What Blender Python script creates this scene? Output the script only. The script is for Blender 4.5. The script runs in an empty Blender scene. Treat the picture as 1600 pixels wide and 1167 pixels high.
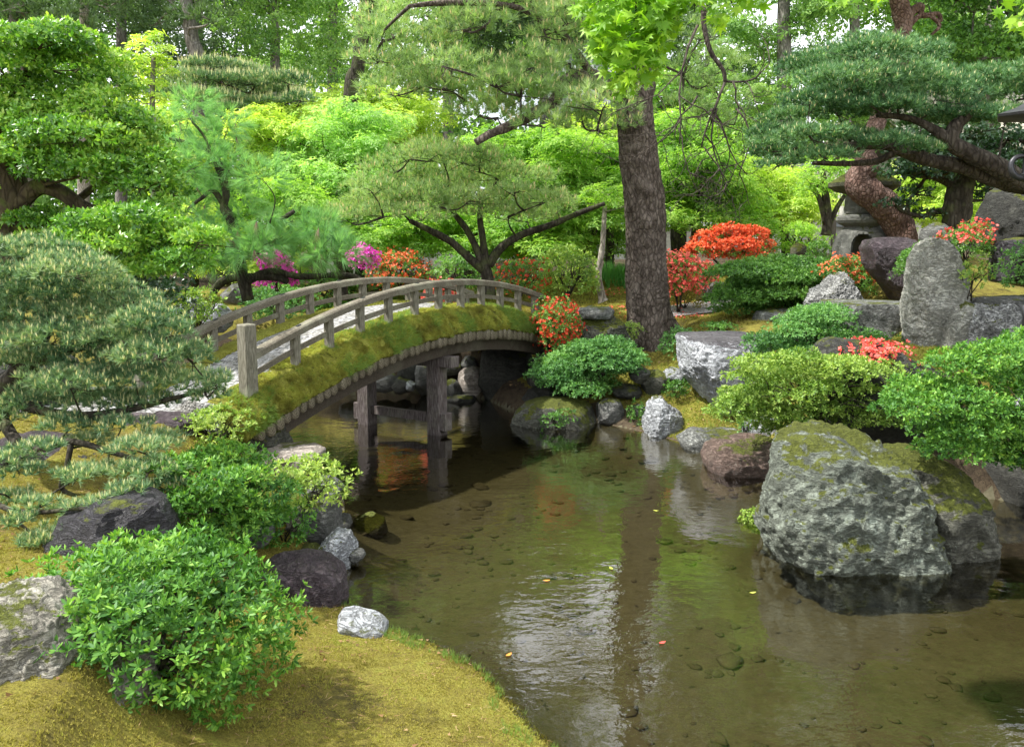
import bpy, math, random
import numpy as np
from math import radians, pi, sin, cos

SC = bpy.context.scene
COL = SC.collection
rng = np.random.default_rng(7)

# ---------------------------------------------------------------- camera
FPX = 1280.0; HZ = 380.0; PP = 533.0; CAMZ = 3.2
TH = math.atan((PP - HZ) / FPX)
cam_d = bpy.data.cameras.new("camera")
cam = bpy.data.objects.new("camera", cam_d); COL.objects.link(cam)
cam.location = (0, 0, CAMZ); cam.rotation_euler = (pi / 2 - TH, 0, 0)
cam_d.sensor_width = 36; cam_d.lens = 36 * FPX / 1600
cam_d.shift_y = -(583.5 - PP) / 1600
cam_d.clip_end = 2000; cam_d.clip_start = .05
SC.camera = cam

# ---------------------------------------------------------------- light
SUN_EL, SUN_AZ = 57.0, -98.0       # azimuth measured clockwise from +Y: the sun stands high on the left and a little behind the viewer
sun_d = bpy.data.lights.new("sun", 'SUN'); sun = bpy.data.objects.new("sun", sun_d); COL.objects.link(sun)
sun_d.energy = 5.0; sun_d.angle = radians(1.5); sun_d.color = (1, .965, .91)
sun.rotation_euler = (radians(90 - SUN_EL), 0, radians(180 - SUN_AZ))
world = bpy.data.worlds.new("World"); SC.world = world; world.use_nodes = True
wn = world.node_tree; wn.nodes.clear()
o_ = wn.nodes.new('ShaderNodeOutputWorld'); b_ = wn.nodes.new('ShaderNodeBackground')
s_ = wn.nodes.new('ShaderNodeTexSky'); s_.sky_type = 'NISHITA'; s_.sun_disc = False
s_.sun_elevation = radians(SUN_EL); s_.sun_rotation = radians(SUN_AZ); s_.dust_density = 3; s_.ozone_density = 2
tc_ = wn.nodes.new('ShaderNodeTexCoord'); nz_ = wn.nodes.new('ShaderNodeTexNoise'); nz_.inputs['Scale'].default_value = 2.2
nz_.inputs['Detail'].default_value = 7; nz_.inputs['Roughness'].default_value = .6
rp_ = wn.nodes.new('ShaderNodeValToRGB'); rp_.color_ramp.elements[0].position = .28; rp_.color_ramp.elements[1].position = .5
mx_ = wn.nodes.new('ShaderNodeMix'); mx_.data_type = 'RGBA'
mx_.inputs[7].default_value = (12, 12.4, 13, 1)
wn.links.new(tc_.outputs['Generated'], nz_.inputs['Vector']); wn.links.new(nz_.outputs[0], rp_.inputs[0])
wn.links.new(rp_.outputs[0], mx_.inputs[0]); wn.links.new(s_.outputs[0], mx_.inputs[6])
wn.links.new(mx_.outputs[2], b_.inputs[0]); wn.links.new(b_.outputs[0], o_.inputs[0])
b_.inputs[1].default_value = .095
SC.view_settings.view_transform = 'Standard'; SC.view_settings.look = 'None'
SC.view_settings.exposure = 0.95; SC.view_settings.gamma = 1; SC.view_settings.use_curve_mapping = False
cy = SC.cycles
SC.render.engine = 'CYCLES'
cy.max_bounces = 7; cy.diffuse_bounces = 3; cy.glossy_bounces = 2; cy.transmission_bounces = 4; cy.transparent_max_bounces = 6
cy.use_denoising = True; cy.caustics_reflective = False; cy.caustics_refractive = False
cy.sample_clamp_indirect = 6

# ---------------------------------------------------------------- pixel <-> world
def ray(px, py):
    u = (px - 800) / FPX; v = (PP - py) / FPX
    return np.array([u, cos(TH) + v * sin(TH), -sin(TH) + v * cos(TH)])
def W(px, py, Y):
    d = ray(px, py); return np.array([0, 0, CAMZ]) + d * (Y / d[1])
def G(px, py, z=0.):
    d = ray(px, py); return np.array([0, 0, CAMZ]) + d * ((z - CAMZ) / d[2])
def S(Y): return Y / FPX      # metres per photo pixel at depth Y

# ---------------------------------------------------------------- noise
_p = np.random.default_rng(3).permutation(256); _p = np.concatenate([_p, _p, _p]).astype(np.int64)
_v = np.random.default_rng(4).random(256) * 2 - 1
def vn(p):
    i = np.floor(p).astype(np.int64); f = p - i; f = f * f * (3 - 2 * f); i &= 255
    def h(a, b, c): return _v[_p[_p[_p[(i[:, 0] + a) & 255] + ((i[:, 1] + b) & 255)] + ((i[:, 2] + c) & 255)]]
    x, y, z = f[:, 0], f[:, 1], f[:, 2]
    def L(a, b, t): return a + (b - a) * t
    return L(L(L(h(0,0,0), h(1,0,0), x), L(h(0,1,0), h(1,1,0), x), y), L(L(h(0,0,1), h(1,0,1), x), L(h(0,1,1), h(1,1,1), x), y), z)
def fbm(p, o=4, g=.5):
    s = 0; a = 1; t = 0
    for k in range(o):
        s = s + a * vn(p * 2 ** k + 17.3 * k); t += a; a *= g
    return s / t
def nrm(a): return a / np.maximum(np.linalg.norm(a, axis=-1, keepdims=True), 1e-9)

# ---------------------------------------------------------------- mesh / object helpers
def mesh(name, V, loops, starts, totals, mat, smooth=False, r=None, vr=None):
    me = bpy.data.meshes.new(name)
    V = np.ascontiguousarray(V, dtype=np.float32)
    me.vertices.add(len(V)); me.vertices.foreach_set('co', V.ravel())
    me.loops.add(len(loops)); me.loops.foreach_set('vertex_index', np.asarray(loops, np.int32))
    me.polygons.add(len(starts)); me.polygons.foreach_set('loop_start', np.asarray(starts, np.int32))
    try: me.polygons.foreach_set('loop_total', np.asarray(totals, np.int32))
    except Exception: pass
    me.update(calc_edges=True)
    me.polygons.foreach_set('use_smooth', np.full(len(starts), bool(smooth)))
    if r is not None:
        at = me.attributes.new('r', 'FLOAT', 'FACE'); at.data.foreach_set('value', np.asarray(r, np.float32))
    if vr is not None:
        at = me.attributes.new('m', 'FLOAT', 'POINT'); at.data.foreach_set('value', np.asarray(vr, np.float32))
    if mat: me.materials.append(mat)
    return me
def mesh_faces(name, V, F, mat, smooth=False, r=None, vr=None):
    """F: list of index lists, or an (n,k) array"""
    if isinstance(F, np.ndarray):
        n, k = F.shape
        return mesh(name, V, F.ravel(), np.arange(n) * k, np.full(n, k), mat, smooth, r, vr)
    t = np.array([len(f) for f in F]); s = np.concatenate([[0], np.cumsum(t)[:-1]])
    return mesh(name, V, [i for f in F for i in f], s, t, mat, smooth, r, vr)

def tag(o, label=None, cat=None, group=None, kind=None):
    if label: o['label'] = label
    if cat: o['category'] = cat
    if group: o['group'] = group
    if kind: o['kind'] = kind
    return o
def empty(name, loc, label, cat, group=None):
    o = bpy.data.objects.new(name, None); COL.objects.link(o); o.location = [float(x) for x in loc]
    o.empty_display_size = .2
    return tag(o, label, cat, group)
def place(name, V, F, mat, parent=None, base=None, smooth=False, r=None, vr=None, label=None):
    """V in world coordinates; the object's origin goes to its parent's, or to base"""
    V = np.asarray(V, float)
    if parent is not None: org = root_loc(parent)
    elif base is not None: org = np.asarray(base, float)
    else: org = np.zeros(3)
    me = mesh_faces(name, V - org, F, mat, smooth, r, vr)
    o = bpy.data.objects.new(name, me); COL.objects.link(o)
    if parent is not None: o.parent = parent
    else: o.location = org
    if label: o['label'] = label
    return o
def root_loc(p):
    l = np.zeros(3)
    while p is not None: l = l + np.array(p.location); p = p.parent
    return l

class MB:
    def __init__(s): s.V = []; s.F = []; s.n = 0
    def add(s, V, F):
        V = np.asarray(V, float); s.V.append(V)
        s.F.extend([[i + s.n for i in f] for f in F]); s.n += len(V)
    def box(s, c, ax, ay, az, bev=0.0):
        """centre and three half-axis vectors"""
        c, ax, ay, az = [np.asarray(q, float) for q in (c, ax, ay, az)]
        if bev <= 0:
            V = [c + i * ax + j * ay + k * az for i in (-1, 1) for j in (-1, 1) for k in (-1, 1)]
            s.add(V, [[0,1,3,2],[4,6,7,5],[0,4,5,1],[2,3,7,6],[0,2,6,4],[1,5,7,3]]); return
        L = [np.linalg.norm(q) for q in (ax, ay, az)]; b = [1 - bev / max(l, 1e-6) for l in L]
        V = []; idx = {}
        for i in (-1, 1):
            for j in (-1, 1):
                for k in (-1, 1):
                    for d in range(3):
                        f = [b[0], b[1], b[2]]; f[d] = 1
                        idx[(i, j, k, d)] = len(V); V.append(c + i * f[0] * ax + j * f[1] * ay + k * f[2] * az)
        F = []
        for d in range(3):
            e, g = (d + 1) % 3, (d + 2) % 3
            for sg in (-1, 1):
                q = []
                for a, bb in ((-1,-1),(1,-1),(1,1),(-1,1)):
                    t = [0,0,0]; t[d] = sg; t[e] = a; t[g] = bb; q.append(idx[(t[0], t[1], t[2], d)])
                F.append(q if sg > 0 else q[::-1])
        for d in range(3):          # edges along axis d
            e, g = (d + 1) % 3, (d + 2) % 3
            for a in (-1, 1):
                for bb in (-1, 1):
                    t0 = [0,0,0]; t0[d] = -1; t0[e] = a; t0[g] = bb; t1 = list(t0); t1[d] = 1
                    q = [idx[(*t0, e)], idx[(*t1, e)], idx[(*t1, g)], idx[(*t0, g)]]
                    F.append(q if a * bb < 0 else q[::-1])
        for i in (-1, 1):
            for j in (-1, 1):
                for k in (-1, 1):
                    q = [idx[(i, j, k, 0)], idx[(i, j, k, 1)], idx[(i, j, k, 2)]]
                    F.append(q if i * j * k > 0 else q[::-1])
        s.add(V, F)
    def tube(s, P, R, sides=8, wob=0.0, seed=0, cap=True, sub=0):
        P = np.asarray(P, float); R = np.asarray(R, float)
        if sub: P, R = spline(P, R, sub)
        n = len(P)
        T = nrm(np.gradient(P, axis=0)); up = np.array([0, 0, 1.]) if abs(T[0][2]) < .9 else np.array([1., 0, 0])
        N = nrm(np.cross(T[0], up)); V = []
        a = np.linspace(0, 2 * pi, sides, endpoint=False)
        for i in range(n):
            N = nrm(N - T[i] * np.dot(N, T[i])); B = np.cross(T[i], N)
            V.append(P[i] + R[i] * (np.cos(a)[:, None] * N + np.sin(a)[:, None] * B))
        V = np.concatenate(V)
        if wob:
            C = np.repeat(P, sides, 0); d = V - C
            V = C + d * (1 + wob * fbm(V * 5 / max(.3, 1) + seed * 7.7, 3)[:, None])
        F = [[i * sides + j, i * sides + (j + 1) % sides, (i + 1) * sides + (j + 1) % sides, (i + 1) * sides + j] for i in range(n - 1) for j in range(sides)]
        if cap: F.append(list(range(sides))[::-1]); F.append([(n - 1) * sides + j for j in range(sides)])
        s.add(V, F)
    def lathe(s, prof, c, sides=32):
        c = np.asarray(c, float); a = np.linspace(0, 2 * pi, sides, endpoint=False); V = []; n = len(prof)
        for r, z in prof: V.append(np.stack([c[0] + r * np.cos(a), c[1] + r * np.sin(a), np.full(sides, c[2] + z)], 1))
        F = [[i * sides + j, i * sides + (j + 1) % sides, (i + 1) * sides + (j + 1) % sides, (i + 1) * sides + j] for i in range(n - 1) for j in range(sides)]
        F.append(list(range(sides))[::-1]); F.append([(n - 1) * sides + j for j in range(sides)])
        s.add(np.concatenate(V), F)
    def put(s, name, mat, parent=None, base=None, smooth=False, label=None):
        return place(name, np.concatenate(s.V), s.F, mat, parent, base, smooth, label=label)

def spline(P, R, k):
    P = np.asarray(P, float); R = np.asarray(R, float); n = len(P)
    if n == 2:
        t = np.linspace(0, 1, k + 1)[:, None]; return P[0] + (P[1] - P[0]) * t, R[0] + (R[1] - R[0]) * t[:, 0]
    Q = []; q = []
    for i in range(n - 1):
        p0, p1, p2, p3 = P[max(i - 1, 0)], P[i], P[i + 1], P[min(i + 2, n - 1)]
        for t in np.linspace(0, 1, k, endpoint=False):
            Q.append(.5 * ((2 * p1) + (p2 - p0) * t + (2 * p0 - 5 * p1 + 4 * p2 - p3) * t ** 2 + (3 * p1 - p0 - 3 * p2 + p3) * t ** 3))
            q.append(R[i] + (R[i + 1] - R[i]) * t)
    Q.append(P[-1]); q.append(R[-1])
    return np.array(Q), np.array(q)

# ---------------------------------------------------------------- materials
MATS = {}
def newmat(name):
    m = bpy.data.materials.new(name); m.use_nodes = True; m.node_tree.nodes.clear(); MATS[name] = m
    return m, m.node_tree
def nd(t, kind, **kw):
    n = t.nodes.new(kind)
    for k, v in kw.items():
        if k.startswith('_'): setattr(n, k[1:], v)
        else: n.inputs[k.replace('__', ' ')].default_value = v
    return n
def ramp(t, stops, fac=None, interp='LINEAR'):
    n = t.nodes.new('ShaderNodeValToRGB'); cr = n.color_ramp; cr.interpolation = interp
    while len(cr.elements) < len(stops): cr.elements.new(.5)
    for e, (p, c) in zip(cr.elements, stops):
        e.position = p; e.color = (*c, 1) if len(c) == 3 else c
    if fac is not None: t.links.new(fac, n.inputs[0])
    return n.outputs[0]
def g3(x): return (x, x, x)
def mixc(t, fac, a, b, mode='MIX'):
    n = t.nodes.new('ShaderNodeMix'); n.data_type = 'RGBA'; n.blend_type = mode
    for i, v in ((0, fac), (6, a), (7, b)):
        if hasattr(v, 'is_output') or isinstance(v, bpy.types.NodeSocket): t.links.new(v, n.inputs[i])
        elif i == 0: n.inputs[0].default_value = v
        else: n.inputs[i].default_value = (*v, 1)
    return n.outputs[2]
def math_(t, op, a, b=None, clamp=False):
    n = t.nodes.new('ShaderNodeMath'); n.operation = op; n.use_clamp = clamp
    for i, v in ((0, a), (1, b)):
        if v is None: continue
        if isinstance(v, bpy.types.NodeSocket): t.links.new(v, n.inputs[i])
        else: n.inputs[i].default_value = v
    return n.outputs[0]
def coords(t, scale=(1, 1, 1), world=False):
    c = t.nodes.new('ShaderNodeNewGeometry').outputs['Position'] if world else t.nodes.new('ShaderNodeTexCoord').outputs['Object']
    m = t.nodes.new('ShaderNodeMapping'); m.inputs['Scale'].default_value = scale; t.links.new(c, m.inputs[0]); return m.outputs[0]
def noise(t, vec, scale, detail=5, rough=.6, dist=0.0):
    n = nd(t, 'ShaderNodeTexNoise', Scale=scale, Detail=detail, Roughness=rough, Distortion=dist); t.links.new(vec, n.inputs['Vector']); return n.outputs[0]
def bump(t, h, strength, dist, prev=None):
    n = nd(t, 'ShaderNodeBump', Strength=strength, Distance=dist); t.links.new(h, n.inputs['Height'])
    if prev is not None: t.links.new(prev, n.inputs['Normal'])
    return n.outputs[0]
def out(t, sh):
    o = t.nodes.new('ShaderNodeOutputMaterial'); t.links.new(sh, o.inputs[0]); return o
def pbr(t, col, rough=.8, normal=None, spec=.4):
    n = nd(t, 'ShaderNodeBsdfPrincipled'); 
    if isinstance(col, bpy.types.NodeSocket): t.links.new(col, n.inputs['Base Color'])
    else: n.inputs['Base Color'].default_value = (*col, 1)
    if isinstance(rough, bpy.types.NodeSocket): t.links.new(rough, n.inputs['Roughness'])
    else: n.inputs['Roughness'].default_value = rough
    n.inputs['Specular IOR Level'].default_value = spec
    if normal is not None: t.links.new(normal, n.inputs['Normal'])
    return n.outputs[0]

def leafmat(name, cols, trans=.35, rough=.45, spec=.35, tcol=None):
    """cols: colour by the leaf's own random number r, from old leaf to young shoot"""
    m, t = newmat(name)
    a = nd(t, 'ShaderNodeAttribute', _attribute_name='r')
    st = [(i / max(1, len(cols) - 1), c) for i, c in enumerate(cols)]
    c = ramp(t, st, a.outputs['Fac'])
    p = pbr(t, c, rough, spec=spec)
    tr = nd(t, 'ShaderNodeBsdfTranslucent')
    tc = mixc(t, 1.0, c, tcol or (1.5, 1.6, .7), 'MULTIPLY'); t.links.new(tc, tr.inputs[0])
    mx = t.nodes.new('ShaderNodeMixShader'); mx.inputs[0].default_value = trans
    t.links.new(p, mx.inputs[1]); t.links.new(tr.outputs[0], mx.inputs[2]); out(t, mx.outputs[0])
    return m

leafmat('azalea_leaf', [(.02,.065,.014),(.05,.15,.025),(.13,.29,.04),(.32,.49,.08)], .28, .5, .3)
leafmat('azalea_far', [(.025,.07,.018),(.06,.16,.03),(.13,.28,.05),(.22,.38,.08)], .3, .45)
leafmat('blue_azalea', [(.022,.07,.022),(.06,.165,.045),(.14,.31,.08),(.24,.42,.12)], .3, .5, .3)
leafmat('yellow_azalea', [(.045,.10,.018),(.13,.24,.035),(.27,.39,.07),(.44,.52,.14)], .3, .5)
leafmat('glossy_leaf', [(.02,.07,.012),(.07,.20,.02),(.2,.38,.045),(.42,.54,.10)], .3, .35, .5)
leafmat('camellia_leaf', [(.012,.035,.014),(.02,.06,.02),(.035,.09,.03),(.06,.13,.04)], .2, .3, .6)
leafmat('white_pine', [(.018,.055,.03),(.07,.155,.075),(.20,.32,.15),(.42,.5,.24)], .2, .5)
leafmat('blue_pine', [(.018,.06,.028),(.06,.15,.065),(.15,.29,.12),(.29,.43,.18)], .25, .5)
leafmat('tall_pine', [(.09,.16,.06),(.19,.31,.115),(.31,.43,.19),(.43,.52,.26)], .4, .5)
leafmat('pollen_cone', [(.58,.48,.26),(.7,.58,.34),(.78,.66,.42)], .2, .7)
leafmat('pine_candle', [(.58,.55,.3),(.7,.66,.38),(.76,.72,.48)], .2, .7)
leafmat('maple_leaf', [(.12,.26,.02),(.2,.40,.03),(.36,.56,.06)], .5, .45, tcol=(1.6, 1.6, .7))
leafmat('maple_green', [(.06,.15,.025),(.15,.31,.045),(.29,.47,.08),(.45,.6,.14)], .5, .5)
leafmat('maple_mint', [(.14,.28,.08),(.25,.43,.13),(.38,.56,.2),(.5,.66,.28)], .55, .5)
leafmat('maple_yellow', [(.17,.29,.04),(.32,.46,.07),(.48,.60,.12),(.64,.70,.24)], .5, .5)
leafmat('feather', [(.09,.22,.08),(.15,.33,.12),(.23,.43,.17),(.34,.50,.22)], .45, .6)
leafmat('dry_needle', [(.16,.11,.08),(.25,.18,.13),(.34,.25,.2)], .2, .8)
leafmat('cedar', [(.05,.13,.035),(.12,.25,.06),(.24,.40,.10),(.36,.50,.15)], .4, .6)
leafmat('dark_conifer', [(.04,.08,.035),(.08,.15,.055),(.15,.22,.09)], .3, .6)
leafmat('red_flower', [(.30,.02,.012),(.60,.05,.02),(.78,.16,.06)], .25, .5, tcol=(1.2, .9, .9))
leafmat('orange_flower', [(.45,.05,.02),(.78,.15,.05),(.9,.36,.17)], .3, .5, tcol=(1.2, .9, .9))
leafmat('coral_flower', [(.6,.05,.04),(.82,.14,.11),(.92,.32,.26)], .25, .5, tcol=(1.2, .9, .9))
leafmat('magenta_flower', [(.6,.02,.40),(.82,.06,.58),(.9,.25,.72)], .3, .5, tcol=(1.2, .9, 1.2))
leafmat('red_leaf', [(.10,.03,.015),(.25,.05,.02),(.42,.09,.04)], .25, .5, tcol=(1.2, .9, .9))
leafmat('moss_blade', [(.10,.09,.025),(.22,.21,.045),(.36,.36,.08),(.44,.45,.11)], .3, .8, .1)
leafmat('gold_moss', [(.10,.09,.022),(.22,.195,.045),(.38,.33,.085),(.24,.32,.055)], .25, .8, .1)
leafmat('litter', [(.06,.035,.018),(.22,.13,.06),(.45,.33,.18)], .1, .9, .1)
leafmat('grass_blade', [(.09,.15,.03),(.17,.27,.06),(.28,.38,.10)], .4, .6)
leafmat('iris_leaf', [(.05,.17,.03),(.09,.27,.06),(.14,.36,.09)], .4, .5)

def barkmat(name, c1, c2, c3, sc=6, bs=.6, moss=0.0, zs=.3):
    m, t = newmat(name); v = coords(t, (1, 1, zs)); v1 = coords(t)
    n1 = noise(t, v, sc, 6, .65, .6); n2 = noise(t, v1, sc * .35, 3); n3 = noise(t, v1, sc * 9, 3)
    vo = nd(t, 'ShaderNodeTexVoronoi', Scale=sc * 1.6, _feature='DISTANCE_TO_EDGE'); t.links.new(v, vo.inputs['Vector'])
    crack = ramp(t, [(0, g3(0)), (.22, g3(1))], vo.outputs['Distance'])
    c = ramp(t, [(.3, c1), (.5, c2), (.72, c3)], n1)
    c = mixc(t, math_(t, 'MULTIPLY', math_(t, 'SUBTRACT', 1, crack), .55), c, tuple(x * .35 for x in c1))
    c = mixc(t, ramp(t, [(.55, g3(0)), (.75, g3(.5))], n2), c, c3)
    if moss: c = mixc(t, ramp(t, [(.5, g3(0)), (.6, g3(moss))], noise(t, v1, 3.1, 5)), c, (.09, .12, .025))
    h = math_(t, 'ADD', math_(t, 'MULTIPLY', crack, .7), math_(t, 'ADD', math_(t, 'MULTIPLY', n1, .6), math_(t, 'MULTIPLY', n3, .15)))
    out(t, pbr(t, c, .9, bump(t, h, bs, .03), .2)); return m
barkmat('pine_bark', (.045, .034, .027), (.11, .086, .07), (.24, .20, .17), 8, 1.0, 0, .5)
barkmat('dark_bark', (.02, .017, .012), (.045, .038, .028), (.09, .08, .06), 9, .5, .3)
barkmat('mossy_bark', (.04, .03, .02), (.08, .062, .04), (.13, .11, .06), 7, .6, .6)
barkmat('red_bark', (.075, .042, .032), (.165, .10, .078), (.29, .205, .175), 9, .9, 0, .6)
barkmat('grey_bark', (.10, .09, .08), (.2, .18, .16), (.32, .3, .28), 8, .5)
barkmat('pale_bark', (.16, .14, .11), (.32, .28, .24), (.5, .46, .40), 9, .5)
barkmat('limb_bark', (.035, .027, .022), (.075, .06, .048), (.14, .12, .10), 9, .8)

def rockmat(name, dark, mid, pale, veins=.4, moss=.3, lichen=.3, gloss=.75, sc=1.0, mosscol=(.13, .15, .02), flat=0.0, topdark=None):
    m, t = newmat(name); v = coords(t, (1, 1, 1), True)
    n1 = noise(t, v, 2.2 * sc, 8, .62, .5); n2 = noise(t, v, 11 * sc, 7, .7, .8); n3 = noise(t, v, 55 * sc, 4, .7)
    vw = coords(t, (1, 1, 3.2), True)
    n4 = noise(t, vw, 3.5 * sc, 6, .6, 2.2)
    c = ramp(t, [(.30, dark), (.5, mid), (.68, pale)], mixc(t, .45, n1, n2))
    vein = ramp(t, [(.44, g3(0)), (.5, g3(1)), (.56, g3(0))], n4)
    c = mixc(t, math_(t, 'MULTIPLY', vein, veins), c, dark)
    c = mixc(t, ramp(t, [(.35, g3(.35)), (.55, g3(0))], n3), c, dark)
    vo = nd(t, 'ShaderNodeTexVoronoi', Scale=9 * sc, Randomness=1.0); 
    wv = nd(t, 'ShaderNodeVectorMath', _operation='ADD'); nn = nd(t, 'ShaderNodeTexNoise', Scale=6 * sc); t.links.new(v, nn.inputs['Vector'])
    t.links.new(v, wv.inputs[0]); t.links.new(nn.outputs['Color'], wv.inputs[1]); t.links.new(wv.outputs[0], vo.inputs['Vector'])
    li = math_(t, 'MULTIPLY', ramp(t, [(.16, g3(1)), (.26, g3(0))], vo.outputs['Distance']), ramp(t, [(.48, g3(0)), (.6, g3(1))], noise(t, v, 1.7 * sc, 3)))
    c = mixc(t, math_(t, 'MULTIPLY', li, lichen), c, (.36, .42, .33))
    gm = t.nodes.new('ShaderNodeNewGeometry'); sp = t.nodes.new('ShaderNodeSeparateXYZ'); t.links.new(gm.outputs['Normal'], sp.inputs[0])
    if topdark: c = mixc(t, ramp(t, [(.55, g3(0)), (.8, g3(.85))], math_(t, 'ADD', sp.outputs[2], math_(t, 'MULTIPLY', math_(t, 'SUBTRACT', n2, .5), .8))), c, topdark)
    mf = math_(t, 'ADD', math_(t, 'MULTIPLY', sp.outputs[2], .28), noise(t, v, 2.6 * sc, 7, .7))
    mo = ramp(t, [(.80 - .28 * moss, g3(0)), (.86 - .28 * moss, g3(1))], mf)
    mc = ramp(t, [(.35, tuple(x * .55 for x in mosscol)), (.65, mosscol)], noise(t, v, 40, 4))
    c = mixc(t, math_(t, 'MULTIPLY', mo, 1.0 if moss > 0 else 0.0), c, mc)
    h = math_(t, 'ADD', math_(t, 'MULTIPLY', n2, .8), math_(t, 'ADD', math_(t, 'MULTIPLY', n3, .22), math_(t, 'MULTIPLY', vein, -.35)))
    h = math_(t, 'ADD', h, math_(t, 'MULTIPLY', mo, math_(t, 'MULTIPLY', noise(t, v, 90, 3), .5)))
    out(t, pbr(t, c, ramp(t, [(0, g3(gloss)), (1, g3(.95))], mo), bump(t, h, .95, .07 / sc), .35)); return m
rockmat('big_rock', (.05,.056,.044), (.17,.19,.15), (.36,.41,.34), .4, .48, .85, sc=.8)
rockmat('dark_rock', (.018,.016,.018), (.045,.042,.048), (.10,.095,.10), .3, .1, .15, .45)
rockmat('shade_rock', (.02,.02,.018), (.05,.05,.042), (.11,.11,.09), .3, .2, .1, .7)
rockmat('purple_rock', (.03,.022,.026), (.075,.055,.062), (.16,.13,.135), .25, .0, .1, .4)
rockmat('pale_rock', (.15,.15,.15), (.42,.44,.46), (.70,.73,.74), .7, .1, .3, .6)
rockmat('white_rock', (.05,.05,.047), (.36,.36,.345), (.78,.79,.76), .9, .08, .3, .7, 1.6)
rockmat('warm_rock', (.15,.12,.10), (.33,.29,.25), (.55,.5,.44), .4, .05, .2, .6)
rockmat('front_rock', (.11,.10,.08), (.32,.30,.245), (.55,.53,.46), .5, .1, .25, .8, 1.4)
rockmat('brown_rock', (.07,.045,.035), (.16,.11,.09), (.28,.22,.18), .4, .12, .25, .45)
rockmat('boulder_rock', (.10,.10,.105), (.48,.50,.53), (.78,.80,.82), .35, .0, .3, .6, 1.0, topdark=(.05,.04,.045))
rockmat('mossy_rock', (.03,.03,.022), (.11,.11,.085), (.28,.28,.23), .4, .6, .5)
rockmat('grey_rock', (.05,.05,.045), (.13,.13,.12), (.26,.26,.24), .4, .15, .3)
rockmat('pillar_rock', (.13,.13,.105), (.42,.415,.36), (.66,.66,.59), .35, .16, .3, .8, 1.2)
rockmat('slab_rock', (.04,.042,.04), (.18,.185,.17), (.46,.47,.43), .5, .12, .3, .7, 1.0)
rockmat('lantern_stone', (.09,.09,.078), (.19,.19,.168), (.29,.29,.265), .15, .12, .3, .9, 1.5)
rockmat('mossy_stone', (.05,.05,.03), (.12,.12,.07), (.2,.2,.12), .1, .85, .1)

# wood: along the grain = object-space, so stretch along the bridge in the builders
def woodmat(name, c1, c2, c3, ax=(1, 1, 1), lichen=.4):
    m, t = newmat(name); v = coords(t, ax); v1 = coords(t)
    n1 = noise(t, v, 14, 6, .6, .3); n2 = noise(t, v1, 2.5, 5); n3 = noise(t, v1, 30, 4, .7)
    c = ramp(t, [(.3, c1), (.5, c2), (.7, c3)], n1)
    c = mixc(t, ramp(t, [(.5, g3(0)), (.62, g3(lichen))], n2), c, (.30, .31, .22))
    c = mixc(t, ramp(t, [(.3, g3(.5)), (.45, g3(0))], n3), c, c1)
    h = math_(t, 'ADD', n1, math_(t, 'MULTIPLY', n3, .3))
    out(t, pbr(t, c, .85, bump(t, h, .6, .012), .2)); return m
woodmat('rail_wood', (.045, .038, .028), (.12, .105, .078), (.25, .225, .17), (3, 3, 14), .3)
woodmat('post_wood', (.06, .054, .04), (.15, .138, .105), (.28, .265, .21), (8, 8, .6), .4)
woodmat('beam_wood', (.028, .022, .016), (.06, .048, .036), (.10, .085, .065), (3, 3, 10), .1)
woodmat('pier_wood', (.035, .028, .026), (.10, .08, .074), (.26, .235, .23), (8, 8, .5), .15)
woodmat('log_wood', (.04, .032, .02), (.13, .11, .075), (.30, .27, .2), (4, 4, 4), .2)

m, t = newmat('gravel'); v = coords(t, (1, 1, 1), True)
vo = nd(t, 'ShaderNodeTexVoronoi', Scale=26); t.links.new(v, vo.inputs['Vector'])
sp = t.nodes.new('ShaderNodeSeparateColor'); t.links.new(vo.outputs['Color'], sp.inputs[0])
c = ramp(t, [(0, (.07, .068, .065)), (.3, (.2, .197, .19)), (.8, (.33, .325, .315)), (1, (.45, .44, .43))], sp.outputs[0])
c = mixc(t, ramp(t, [(.40, g3(.5)), (.52, g3(0))], noise(t, v, 2.4, 6)), c, (.16, .15, .12))
ed = ramp(t, [(0, g3(1)), (.6, g3(0))], vo.outputs['Distance'])
out(t, pbr(t, c, .9, bump(t, ed, 1, .02), .2))

def mossmat(name, a, b, c3, d, bs=.8):
    m, t = newmat(name); v = coords(t, (1, 1, 1), True)
    n1 = noise(t, v, .9, 5, .6); n2 = noise(t, v, 7, 7, .75); n3 = noise(t, v, 70, 4, .7)
    c = ramp(t, [(.36, a), (.46, b), (.55, c3), (.64, d)], mixc(t, .55, n1, n2))
    c = mixc(t, ramp(t, [(.56, g3(0)), (.66, g3(.75))], noise(t, v, 2.7, 6, .7)), c, tuple(x * .5 for x in a))
    c = mixc(t, ramp(t, [(.35, g3(.6)), (.55, g3(0))], n3), c, tuple(x * .4 for x in a))
    out(t, pbr(t, c, .95, bump(t, math_(t, 'ADD', n3, n2), bs, .04), .1)); return m
mossmat('moss_ground', (.10,.085,.03), (.19,.16,.035), (.25,.23,.045), (.24,.27,.05))
mossmat('bank_moss', (.09,.10,.02), (.19,.19,.03), (.27,.27,.05), (.24,.31,.05))
mossmat('soil', (.045,.035,.025), (.08,.06,.04), (.11,.085,.055), (.12,.11,.05))

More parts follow.
